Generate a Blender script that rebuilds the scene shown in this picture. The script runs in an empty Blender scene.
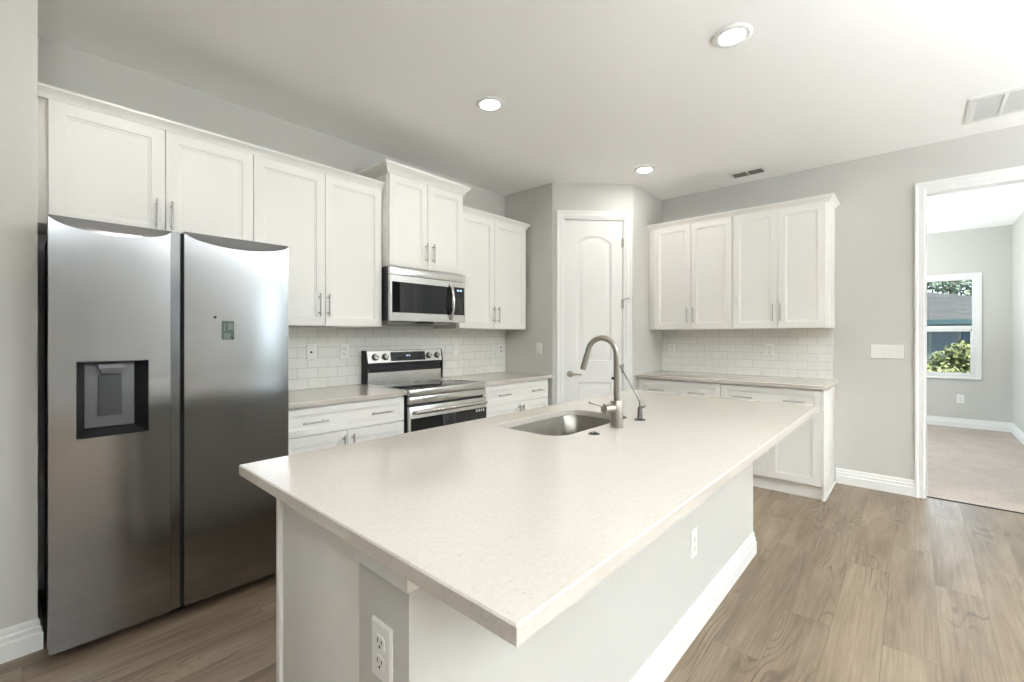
import bpy, bmesh, math, random
from mathutils import Vector, Matrix
from mathutils.geometry import tessellate_polygon

random.seed(7)
SC = bpy.context.scene
COL = SC.collection
PI = math.pi

# ------------------------------------------------------------------ camera
cd = bpy.data.cameras.new('camera')
cam = bpy.data.objects.new('camera', cd)
COL.objects.link(cam)
cam.location = (-4.895, -3.338, 1.308)
cam.rotation_euler = (PI / 2, 0, math.radians(41.99 - 90))
cd.sensor_width = 36.0
cd.lens = 446.27 / 1024 * 36
cd.shift_y = -5.26 / 1024
cd.clip_start = 0.02
cd.clip_end = 300
SC.camera = cam

# ------------------------------------------------------------------ world, sun, exposure
SC.view_settings.view_transform = 'Standard'
SC.view_settings.look = 'None'
SC.view_settings.exposure = 0.19
SC.view_settings.gamma = 1.0
SC.view_settings.use_curve_mapping = False
SC.cycles.use_denoising = True
SC.cycles.max_bounces = 10
SC.cycles.diffuse_bounces = 6
SC.cycles.glossy_bounces = 5
SC.cycles.transmission_bounces = 6
SC.cycles.transparent_max_bounces = 12
SC.cycles.sample_clamp_indirect = 40.0
SC.cycles.caustics_reflective = False
SC.cycles.caustics_refractive = False

world = bpy.data.worlds.new('sky')
SC.world = world
world.use_nodes = True
wn = world.node_tree.nodes
wl = world.node_tree.links
wn.clear()
wo = wn.new('ShaderNodeOutputWorld')
wb = wn.new('ShaderNodeBackground')
wr = wn.new('ShaderNodeValToRGB')
wt = wn.new('ShaderNodeTexCoord')
ws = wn.new('ShaderNodeSeparateXYZ')
wl.new(wt.outputs['Generated'], ws.inputs[0])
wl.new(ws.outputs['Z'], wr.inputs[0])
wr.color_ramp.elements[0].position = 0.0
wr.color_ramp.elements[0].color = (0.80, 0.90, 1.0, 1)
wr.color_ramp.elements[1].position = 0.7
wr.color_ramp.elements[1].color = (0.55, 0.74, 1.0, 1)
wl.new(wr.outputs[0], wb.inputs[0])
wb.inputs[1].default_value = 6.5
wl.new(wb.outputs[0], wo.inputs[0])

sd = bpy.data.lights.new('sun', 'SUN')
sd.energy = 30.0
sd.angle = math.radians(1.0)
sd.color = (1.0, 0.98, 0.94)
sun = bpy.data.objects.new('sun', sd)
COL.objects.link(sun)
sun.location = (-8, -16, 18)
sun.rotation_euler = Vector((0.45, 0.60, -0.90)).to_track_quat('-Z', 'Y').to_euler()


def portal(name, loc, rot, sx, sy):
    """marks a window opening so the sky outside is sampled through it"""
    d = bpy.data.lights.new(name, 'AREA')
    d.shape = 'RECTANGLE'
    d.size, d.size_y = sx, sy
    d.cycles.is_portal = True
    o = bpy.data.objects.new(name, d)
    COL.objects.link(o)
    o.location, o.rotation_euler = loc, rot
    return o


def bounce(name, loc, power, size=0.8, tilt=(PI, 0, 0)):
    """added fill light without a fixture, turned up to the ceiling"""
    d = bpy.data.lights.new(name, 'AREA')
    d.shape = 'DISK'
    d.size = size
    d.spread = math.radians(180)
    d.energy = power
    d.color = (0.865, 0.94, 1.0)
    o = bpy.data.objects.new(name, d)
    COL.objects.link(o)
    o.location, o.rotation_euler = loc, tilt
    return o


BOUNCE = 158.0  # unseen fill lights added to lift the ceiling and walls
bounce('added_ceiling_fill', (-0.95, -7.0, 1.65), BOUNCE * 1.5)
bounce('added_ceiling_fill', (-3.1, -5.2, 1.85), BOUNCE * 0.8)
bounce('added_ceiling_fill', (-5.6, -5.6, 1.8), BOUNCE * 1.25)
bounce('added_bedroom_fill', (2.3, -1.7, 1.0), 125.0, 2.4)  # added fill, no fixture, to brighten the bedroom

LAMP = 120.0           # strength of the recessed downlights

# ------------------------------------------------------------------ materials
def new_mat(name):
    m = bpy.data.materials.new(name)
    m.use_nodes = True
    nt = m.node_tree
    b = nt.nodes['Principled BSDF']
    return m, nt, b


def simple(name, col, rough=0.5, metal=0.0, bump=0.0, bscale=200.0, spec=0.5, var=0.0, coat=0.0):
    m, nt, b = new_mat(name)
    b.inputs['Base Color'].default_value = (*col, 1)
    b.inputs['Roughness'].default_value = rough
    b.inputs['Metallic'].default_value = metal
    b.inputs['Specular IOR Level'].default_value = spec
    if coat:
        b.inputs['Coat Weight'].default_value = coat
        b.inputs['Coat Roughness'].default_value = 0.05
    if bump or var:
        tc = nt.nodes.new('ShaderNodeTexCoord')
        n = nt.nodes.new('ShaderNodeTexNoise')
        n.inputs['Scale'].default_value = bscale
        n.inputs['Detail'].default_value = 3
        nt.links.new(tc.outputs['Object'], n.inputs['Vector'])
        if bump:
            bp = nt.nodes.new('ShaderNodeBump')
            bp.inputs['Strength'].default_value = bump
            bp.inputs['Distance'].default_value = 0.002
            nt.links.new(n.outputs['Fac'], bp.inputs['Height'])
            nt.links.new(bp.outputs[0], b.inputs['Normal'])
        if var:
            mx = nt.nodes.new('ShaderNodeMix')
            mx.data_type = 'RGBA'
            mx.inputs['A'].default_value = (*[c * (1 - var) for c in col], 1)
            mx.inputs['B'].default_value = (*[min(1, c * (1 + var)) for c in col], 1)
            nt.links.new(n.outputs['Fac'], mx.inputs['Factor'])
            nt.links.new(mx.outputs['Result'], b.inputs['Base Color'])
    return m


def emit(name, col, s):
    m, nt, b = new_mat(name)
    b.inputs['Base Color'].default_value = (*col, 1)
    b.inputs['Emission Color'].default_value = (*col, 1)
    b.inputs['Emission Strength'].default_value = s
    return m


M = {}
M['wall'] = simple('greige_wall_paint', (0.585, 0.575, 0.54), 0.75, bump=0.12, bscale=140)
M['darkened_wall'] = simple('darkened_wall_paint', (0.30, 0.29, 0.27), 0.8, bump=0.12, bscale=140)  # unseen west wall, darkened so less light reaches the island end
M['ceiling'] = simple('knockdown_ceiling_paint', (0.93, 0.925, 0.91), 0.85, bump=0.35, bscale=55)
M['trim'] = simple('white_trim_paint', (0.82, 0.82, 0.80), 0.35, bump=0.02, bscale=60)
M['cab'] = simple('white_cabinet_lacquer', (0.83, 0.815, 0.775), 0.33, bump=0.02, bscale=90)
M['cabin'] = simple('cabinet_inner_board', (0.70, 0.68, 0.63), 0.55, bump=0.03, bscale=90)
M['door'] = simple('white_door_paint', (0.79, 0.785, 0.76), 0.38, bump=0.03, bscale=80)
M['plate'] = simple('white_plastic', (0.80, 0.79, 0.76), 0.35, bump=0.01)
M['slot'] = simple('dark_slot', (0.03, 0.03, 0.03), 0.6, bump=0.01)
M['nickel'] = simple('brushed_nickel', (0.38, 0.345, 0.30), 0.30, 1.0, bump=0.03, bscale=300)
M['pull'] = simple('satin_nickel_pull', (0.50, 0.48, 0.45), 0.32, 1.0, bump=0.02, bscale=300)
M['chrome'] = simple('chrome', (0.24, 0.24, 0.245), 0.16, 1.0, bump=0.01)
M['black'] = simple('black_plastic', (0.012, 0.012, 0.013), 0.42, bump=0.04, bscale=300)
M['mirrorglass'] = simple('half_mirrored_black_glass', (0.012, 0.013, 0.014), 0.03, spec=0.5)
M['mirrorglass'].node_tree.nodes['Principled BSDF'].inputs['IOR'].default_value = 1.5
M['blackglass'] = simple('black_glass', (0.010, 0.011, 0.012), 0.05, bump=0.0, spec=0.6)
M['graypl'] = simple('charcoal_plastic', (0.10, 0.10, 0.105), 0.4, bump=0.02)
M['backpl'] = simple('grey_recess_plastic', (0.135, 0.135, 0.14), 0.4, bump=0.02)
M['nozzle'] = simple('silver_grey_plastic', (0.15, 0.15, 0.15), 0.35, bump=0.02)
M['darkgray'] = simple('dark_grey_plastic', (0.030, 0.030, 0.032), 0.35, bump=0.02)
M['grate'] = simple('grey_vent_core', (0.58, 0.58, 0.56), 0.7, bump=0.05)
M['ventlouver'] = simple('taupe_louver', (0.22, 0.21, 0.18), 0.7, bump=0.05)
M['ventdark'] = simple('dark_duct', (0.10, 0.095, 0.08), 0.8, bump=0.05)
M['lens'] = emit('lamp_diffuser', (1.0, 0.955, 0.89), LAMP * 1.02)
M['lens_low'] = emit('dimmed_lamp_diffuser', (1.0, 0.955, 0.89), LAMP * 0.45)
M['clock'] = emit('display_glow', (0.55, 0.70, 1.0), 0.6)
M['stick_g'] = simple('green_grey_sticker', (0.07, 0.105, 0.088), 0.5, var=0.5, bscale=90)
M['stick_w'] = simple('pale_sticker_print', (0.15, 0.19, 0.17), 0.5, var=0.2, bscale=300)
M['stick_d'] = simple('dark_sticker_print', (0.03, 0.05, 0.045), 0.5, var=0.3, bscale=300)
M['shingle'] = None
M['bluewall'] = simple('blue_grey_house_wall', (0.035, 0.055, 0.08), 0.8, bump=0.1, bscale=20, var=0.1)
M['teal'] = simple('teal_fascia_paint', (0.012, 0.030, 0.032), 0.6, bump=0.02)
M['extframe'] = simple('house_window_frame', (0.10, 0.105, 0.09), 0.5, bump=0.02)
M['extwin'] = simple('window_panes_of_house', (0.05, 0.06, 0.07), 0.3, bump=0.02)
M['trunk'] = simple('bark', (0.09, 0.065, 0.045), 0.9, bump=0.5, bscale=30)
M['concrete'] = simple('patio_concrete', (0.74, 0.73, 0.70), 0.85, bump=0.1, bscale=30, var=0.1)
M['alu'] = simple('white_window_frame', (0.80, 0.80, 0.79), 0.4, bump=0.02)


def steel(name, col, rough, streak=0.0, aniso=0.0):
    m, nt, b = new_mat(name)
    b.inputs['Base Color'].default_value = (*col, 1)
    b.inputs['Metallic'].default_value = 1.0
    b.inputs['Anisotropic'].default_value = aniso
    tg = nt.nodes.new('ShaderNodeCombineXYZ')
    tg.inputs[0].default_value = 1.0
    nt.links.new(tg.outputs[0], b.inputs['Tangent'])
    tc = nt.nodes.new('ShaderNodeTexCoord')
    mp = nt.nodes.new('ShaderNodeMapping')
    mp.inputs['Scale'].default_value = (2.0, 2.0, 420.0)
    n = nt.nodes.new('ShaderNodeTexNoise')
    n.inputs['Scale'].default_value = 1.0
    n.inputs['Detail'].default_value = 2
    nt.links.new(tc.outputs['Object'], mp.inputs[0])
    nt.links.new(mp.outputs[0], n.inputs['Vector'])
    r = nt.nodes.new('ShaderNodeMapRange')
    r.inputs['To Min'].default_value = rough * 0.97
    r.inputs['To Max'].default_value = rough * 1.03
    nt.links.new(n.outputs['Fac'], r.inputs['Value'])
    nt.links.new(r.outputs[0], b.inputs['Roughness'])
    bp = nt.nodes.new('ShaderNodeBump')
    bp.inputs['Strength'].default_value = streak
    bp.inputs['Distance'].default_value = 0.0004
    nt.links.new(n.outputs['Fac'], bp.inputs['Height'])
    nt.links.new(bp.outputs[0], b.inputs['Normal'])
    return m


M['steel'] = steel('brushed_stainless', (0.31, 0.31, 0.315), 0.16)
M['steel_lt'] = steel('bright_stainless', (0.66, 0.65, 0.63), 0.24)
M['sinksteel'] = steel('sink_stainless', (0.25, 0.235, 0.21), 0.30)


def quartz():
    m, nt, b = new_mat('cream_quartz')
    L = nt.links
    tc = nt.nodes.new('ShaderNodeTexCoord')
    n1 = nt.nodes.new('ShaderNodeTexNoise')
    n1.inputs['Scale'].default_value = 95
    n1.inputs['Detail'].default_value = 3
    n1.inputs['Roughness'].default_value = 0.7
    L.new(tc.outputs['Object'], n1.inputs['Vector'])
    r1 = nt.nodes.new('ShaderNodeValToRGB')
    r1.color_ramp.elements[0].position = 0.35
    r1.color_ramp.elements[0].color = (0.565, 0.520, 0.460, 1)
    r1.color_ramp.elements[1].position = 0.65
    r1.color_ramp.elements[1].color = (0.605, 0.562, 0.505, 1)
    L.new(n1.outputs['Fac'], r1.inputs[0])
    n2 = nt.nodes.new('ShaderNodeTexVoronoi')
    n2.inputs['Scale'].default_value = 75
    L.new(tc.outputs['Object'], n2.inputs['Vector'])
    lt = nt.nodes.new('ShaderNodeMath')
    lt.operation = 'LESS_THAN'
    lt.inputs[1].default_value = 0.13
    L.new(n2.outputs['Distance'], lt.inputs[0])
    sp = nt.nodes.new('ShaderNodeSeparateColor')
    L.new(n2.outputs['Color'], sp.inputs[0])
    gt = nt.nodes.new('ShaderNodeMath')
    gt.operation = 'GREATER_THAN'
    gt.inputs[1].default_value = 0.72
    L.new(sp.outputs[0], gt.inputs[0])
    mu = nt.nodes.new('ShaderNodeMath')
    mu.operation = 'MULTIPLY'
    L.new(lt.outputs[0], mu.inputs[0])
    L.new(gt.outputs[0], mu.inputs[1])
    mu2 = nt.nodes.new('ShaderNodeMath')
    mu2.operation = 'MULTIPLY'
    mu2.inputs[1].default_value = 0.45
    L.new(mu.outputs[0], mu2.inputs[0])
    mx = nt.nodes.new('ShaderNodeMix')
    mx.data_type = 'RGBA'
    mx.inputs['B'].default_value = (0.30, 0.22, 0.15, 1)
    L.new(mu2.outputs[0], mx.inputs['Factor'])
    L.new(r1.outputs[0], mx.inputs['A'])
    L.new(mx.outputs['Result'], b.inputs['Base Color'])
    b.inputs['Roughness'].default_value = 0.10
    b.inputs['Specular IOR Level'].default_value = 0.5
    return m


M['quartz'] = quartz()


def tile(axis):
    m, nt, b = new_mat('white_subway_tile_' + axis)
    L = nt.links
    tc = nt.nodes.new('ShaderNodeTexCoord')
    sx = nt.nodes.new('ShaderNodeSeparateXYZ')
    L.new(tc.outputs['Object'], sx.inputs[0])
    cb = nt.nodes.new('ShaderNodeCombineXYZ')
    L.new(sx.outputs[0 if axis == 'x' else 1], cb.inputs[0])
    L.new(sx.outputs[2], cb.inputs[1])
    br = nt.nodes.new('ShaderNodeTexBrick')
    br.inputs['Scale'].default_value = 1
    br.inputs['Brick Width'].default_value = 0.1535
    br.inputs['Row Height'].default_value = 0.0763
    br.inputs['Mortar Size'].default_value = 0.0016
    br.inputs['Mortar Smooth'].default_value = 0.15
    br.inputs['Color1'].default_value = (0.78, 0.775, 0.735, 1)
    br.inputs['Color2'].default_value = (0.82, 0.81, 0.77, 1)
    br.inputs['Mortar'].default_value = (0.50, 0.48, 0.44, 1)
    br.offset = 0.5
    L.new(cb.outputs[0], br.inputs['Vector'])
    L.new(br.outputs['Color'], b.inputs['Base Color'])
    rr = nt.nodes.new('ShaderNodeMapRange')
    rr.inputs['To Min'].default_value = 0.09
    rr.inputs['To Max'].default_value = 0.8
    L.new(br.outputs['Fac'], rr.inputs['Value'])
    L.new(rr.outputs[0], b.inputs['Roughness'])
    nz = nt.nodes.new('ShaderNodeTexNoise')
    nz.inputs['Scale'].default_value = 9
    L.new(tc.outputs['Object'], nz.inputs['Vector'])
    ad = nt.nodes.new('ShaderNodeMath')
    ad.operation = 'MULTIPLY_ADD'
    ad.inputs[1].default_value = -1.0
    L.new(br.outputs['Fac'], ad.inputs[0])
    L.new(nz.outputs['Fac'], ad.inputs[2])
    bp = nt.nodes.new('ShaderNodeBump')
    bp.inputs['Strength'].default_value = 0.5
    bp.inputs['Distance'].default_value = 0.0015
    L.new(ad.outputs[0], bp.inputs['Height'])
    L.new(bp.outputs[0], b.inputs['Normal'])
    return m


M['tile_x'] = tile('x')
M['tile_y'] = tile('y')


def planks():
    m, nt, b = new_mat('oak_vinyl_planks')
    L = nt.links
    tc = nt.nodes.new('ShaderNodeTexCoord')
    br = nt.nodes.new('ShaderNodeTexBrick')
    br.inputs['Scale'].default_value = 1
    br.inputs['Brick Width'].default_value = 1.22
    br.inputs['Row Height'].default_value = 0.18
    br.inputs['Mortar Size'].default_value = 0.0012
    br.inputs['Mortar Smooth'].default_value = 0.3
    br.inputs['Color1'].default_value = (0, 0, 0, 1)
    br.inputs['Color2'].default_value = (1, 1, 1, 1)
    br.inputs['Mortar'].default_value = (0.5, 0.5, 0.5, 1)
    br.offset = 0.37
    L.new(tc.outputs['Object'], br.inputs['Vector'])
    # random offset of the grain per plank
    ofs = nt.nodes.new('ShaderNodeVectorMath')
    ofs.operation = 'MULTIPLY_ADD'
    ofs.inputs[1].default_value = (7.3, 3.1, 5.7)
    L.new(br.outputs['Color'], ofs.inputs[0])
    L.new(tc.outputs['Object'], ofs.inputs[2])

    def noise(scl, sc3, detail=4, rough=0.6, dist=0.0):
        mp = nt.nodes.new('ShaderNodeMapping')
        mp.inputs['Scale'].default_value = sc3
        L.new(ofs.outputs[0], mp.inputs[0])
        n = nt.nodes.new('ShaderNodeTexNoise')
        n.inputs['Scale'].default_value = scl
        n.inputs['Detail'].default_value = detail
        n.inputs['Roughness'].default_value = rough
        n.inputs['Distortion'].default_value = dist
        L.new(mp.outputs[0], n.inputs['Vector'])
        return n

    broad = noise(1.0, (0.9, 6.5, 1), 4, 0.6, 0.5)
    r0 = nt.nodes.new('ShaderNodeValToRGB')
    e = r0.color_ramp.elements
    e[0].position, e[0].color = 0.30, (0.140, 0.097, 0.060, 1)
    e[1].position, e[1].color = 0.72, (0.318, 0.247, 0.175, 1)
    k = e.new(0.5)
    k.color = (0.235, 0.176, 0.120, 1)
    L.new(broad.outputs['Fac'], r0.inputs[0])
    # cathedral grain lines
    cg = noise(1.0, (1.1, 7.0, 1), 1, 0.4, 0.3)
    sn = nt.nodes.new('ShaderNodeMath')
    sn.operation = 'MULTIPLY'
    sn.inputs[1].default_value = 95.0
    L.new(cg.outputs['Fac'], sn.inputs[0])
    sn2 = nt.nodes.new('ShaderNodeMath')
    sn2.operation = 'SINE'
    L.new(sn.outputs[0], sn2.inputs[0])
    mr = nt.nodes.new('ShaderNodeMapRange')
    mr.inputs['From Min'].default_value = 0.45
    mr.inputs['From Max'].default_value = 1.0
    L.new(sn2.outputs[0], mr.inputs['Value'])
    patch = noise(1.0, (1.6, 4.5, 1), 2, 0.5)
    pm = nt.nodes.new('ShaderNodeMapRange')
    pm.inputs['From Min'].default_value = 0.50
    pm.inputs['From Max'].default_value = 0.66
    pm.inputs['To Max'].default_value = 0.8
    L.new(patch.outputs['Fac'], pm.inputs['Value'])
    mm = nt.nodes.new('ShaderNodeMath')
    mm.operation = 'MULTIPLY'
    L.new(mr.outputs[0], mm.inputs[0])
    L.new(pm.outputs[0], mm.inputs[1])
    mx = nt.nodes.new('ShaderNodeMix')
    mx.data_type = 'RGBA'
    mx.inputs['B'].default_value = (0.085, 0.060, 0.041, 1)
    L.new(mm.outputs[0], mx.inputs['Factor'])
    L.new(r0.outputs[0], mx.inputs['A'])
    # fine fibres
    fib = noise(1.0, (3.0, 110.0, 1), 4, 0.65)
    fm = nt.nodes.new('ShaderNodeMapRange')
    fm.inputs['From Min'].default_value = 0.35
    fm.inputs['From Max'].default_value = 0.65
    fm.inputs['To Min'].default_value = 0.84
    fm.inputs['To Max'].default_value = 1.14
    L.new(fib.outputs['Fac'], fm.inputs['Value'])
    sp = nt.nodes.new('ShaderNodeSeparateColor')
    L.new(br.outputs['Color'], sp.inputs[0])
    pv = nt.nodes.new('ShaderNodeMapRange')
    pv.inputs['To Min'].default_value = 0.92
    pv.inputs['To Max'].default_value = 1.07
    L.new(sp.outputs[0], pv.inputs['Value'])
    m1 = nt.nodes.new('ShaderNodeMath')
    m1.operation = 'MULTIPLY'
    L.new(fm.outputs[0], m1.inputs[0])
    L.new(pv.outputs[0], m1.inputs[1])
    vs = nt.nodes.new('ShaderNodeVectorMath')
    vs.operation = 'SCALE'
    L.new(mx.outputs['Result'], vs.inputs[0])
    L.new(m1.outputs[0], vs.inputs['Scale'])
    mj = nt.nodes.new('ShaderNodeMix')
    mj.data_type = 'RGBA'
    mj.inputs['B'].default_value = (0.10, 0.075, 0.05, 1)
    jf = nt.nodes.new('ShaderNodeMath')
    jf.operation = 'MULTIPLY'
    jf.inputs[1].default_value = 0.6
    L.new(br.outputs['Fac'], jf.inputs[0])
    L.new(jf.outputs[0], mj.inputs['Factor'])
    L.new(vs.outputs[0], mj.inputs['A'])
    L.new(mj.outputs['Result'], b.inputs['Base Color'])
    b.inputs['Roughness'].default_value = 0.38
    b.inputs['Specular IOR Level'].default_value = 0.5
    bp = nt.nodes.new('ShaderNodeBump')
    bp.inputs['Strength'].default_value = 0.15
    bp.inputs['Distance'].default_value = 0.001
    L.new(fib.outputs['Fac'], bp.inputs['Height'])
    L.new(bp.outputs[0], b.inputs['Normal'])
    return m


M['planks'] = planks()


def carpet():
    m, nt, b = new_mat('beige_carpet_pile')
    L = nt.links
    tc = nt.nodes.new('ShaderNodeTexCoord')
    n = nt.nodes.new('ShaderNodeTexNoise')
    n.inputs['Scale'].default_value = 70
    n.inputs['Detail'].default_value = 5
    n.inputs['Roughness'].default_value = 0.85
    L.new(tc.outputs['Object'], n.inputs['Vector'])
    n2 = nt.nodes.new('ShaderNodeTexNoise')
    n2.inputs['Scale'].default_value = 3.2
    n2.inputs['Detail'].default_value = 2
    L.new(tc.outputs['Object'], n2.inputs['Vector'])
    ad = nt.nodes.new('ShaderNodeMath')
    ad.operation = 'MULTIPLY_ADD'
    ad.inputs[1].default_value = 0.28
    L.new(n2.outputs['Fac'], ad.inputs[0])
    L.new(n.outputs['Fac'], ad.inputs[2])
    r = nt.nodes.new('ShaderNodeValToRGB')
    r.color_ramp.elements[0].position = 0.45
    r.color_ramp.elements[0].color = (0.37, 0.305, 0.26, 1)
    r.color_ramp.elements[1].position = 0.92
    r.color_ramp.elements[1].color = (0.64, 0.565, 0.50, 1)
    L.new(ad.outputs[0], r.inputs[0])
    L.new(r.outputs[0], b.inputs['Base Color'])
    b.inputs['Roughness'].default_value = 1.0
    b.inputs['Specular IOR Level'].default_value = 0.1
    bp = nt.nodes.new('ShaderNodeBump')
    bp.inputs['Strength'].default_value = 0.7
    bp.inputs['Distance'].default_value = 0.006
    L.new(n.outputs['Fac'], bp.inputs['Height'])
    L.new(bp.outputs[0], b.inputs['Normal'])
    return m


M['carpet'] = carpet()


def shingle():
    m, nt, b = new_mat('grey_roof_shingles')
    L = nt.links
    tc = nt.nodes.new('ShaderNodeTexCoord')
    sx = nt.nodes.new('ShaderNodeSeparateXYZ')
    L.new(tc.outputs['Object'], sx.inputs[0])
    cb = nt.nodes.new('ShaderNodeCombineXYZ')
    L.new(sx.outputs[1], cb.inputs[0])
    L.new(sx.outputs[2], cb.inputs[1])
    br = nt.nodes.new('ShaderNodeTexBrick')
    br.inputs['Scale'].default_value = 1
    br.inputs['Brick Width'].default_value = 0.45
    br.inputs['Row Height'].default_value = 0.09
    br.inputs['Mortar Size'].default_value = 0.006
    br.inputs['Color1'].default_value = (0.030, 0.027, 0.024, 1)
    br.inputs['Color2'].default_value = (0.043, 0.039, 0.035, 1)
    br.inputs['Mortar'].default_value = (0.014, 0.013, 0.012, 1)
    L.new(cb.outputs[0], br.inputs['Vector'])
    L.new(br.outputs['Color'], b.inputs['Base Color'])
    b.inputs['Specular IOR Level'].default_value = 0.1
    b.inputs['Roughness'].default_value = 0.95
    return m


M['shingle'] = shingle()


def leafy(name, c0, c1):
    m, nt, b = new_mat(name)
    L = nt.links
    tc = nt.nodes.new('ShaderNodeTexCoord')
    n = nt.nodes.new('ShaderNodeTexNoise')
    n.inputs['Scale'].default_value = 7
    n.inputs['Detail'].default_value = 3
    L.new(tc.outputs['Object'], n.inputs['Vector'])
    r = nt.nodes.new('ShaderNodeValToRGB')
    r.color_ramp.elements[0].position = 0.35
    r.color_ramp.elements[0].color = (*c0, 1)
    r.color_ramp.elements[1].position = 0.65
    r.color_ramp.elements[1].color = (*c1, 1)
    L.new(n.outputs['Fac'], r.inputs[0])
    L.new(r.outputs[0], b.inputs['Base Color'])
    b.inputs['Roughness'].default_value = 0.6
    b.inputs['Specular IOR Level'].default_value = 0.25
    return m


M['leaf_bush'] = leafy('bush_leaves', (0.03, 0.04, 0.012), (0.15, 0.145, 0.045))
M['leaf_tree'] = leafy('tree_leaves', (0.03, 0.045, 0.028), (0.11, 0.135, 0.085))
M['lawn'] = simple('lawn_grass', (0.04, 0.055, 0.02), 0.95, bump=0.6, bscale=60, var=0.4)


def pane(name='window_glass', tint=(0.93, 0.95, 0.95)):
    m = bpy.data.materials.new(name)
    m.use_nodes = True
    nt = m.node_tree
    nt.nodes.clear()
    o = nt.nodes.new('ShaderNodeOutputMaterial')
    t = nt.nodes.new('ShaderNodeBsdfTransparent')
    t.inputs[0].default_value = (*tint, 1)
    g = nt.nodes.new('ShaderNodeBsdfGlossy')
    g.inputs['Roughness'].default_value = 0.02
    f = nt.nodes.new('ShaderNodeFresnel')
    f.inputs['IOR'].default_value = 1.45
    mx = nt.nodes.new('ShaderNodeMixShader')
    nt.links.new(f.outputs[0], mx.inputs[0])
    nt.links.new(t.outputs[0], mx.inputs[1])
    nt.links.new(g.outputs[0], mx.inputs[2])
    nt.links.new(mx.outputs[0], o.inputs[0])
    return m


M['pane'] = pane()
M['pane_tint'] = pane('tinted_window_glass', (0.84, 0.87, 0.87))


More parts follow.
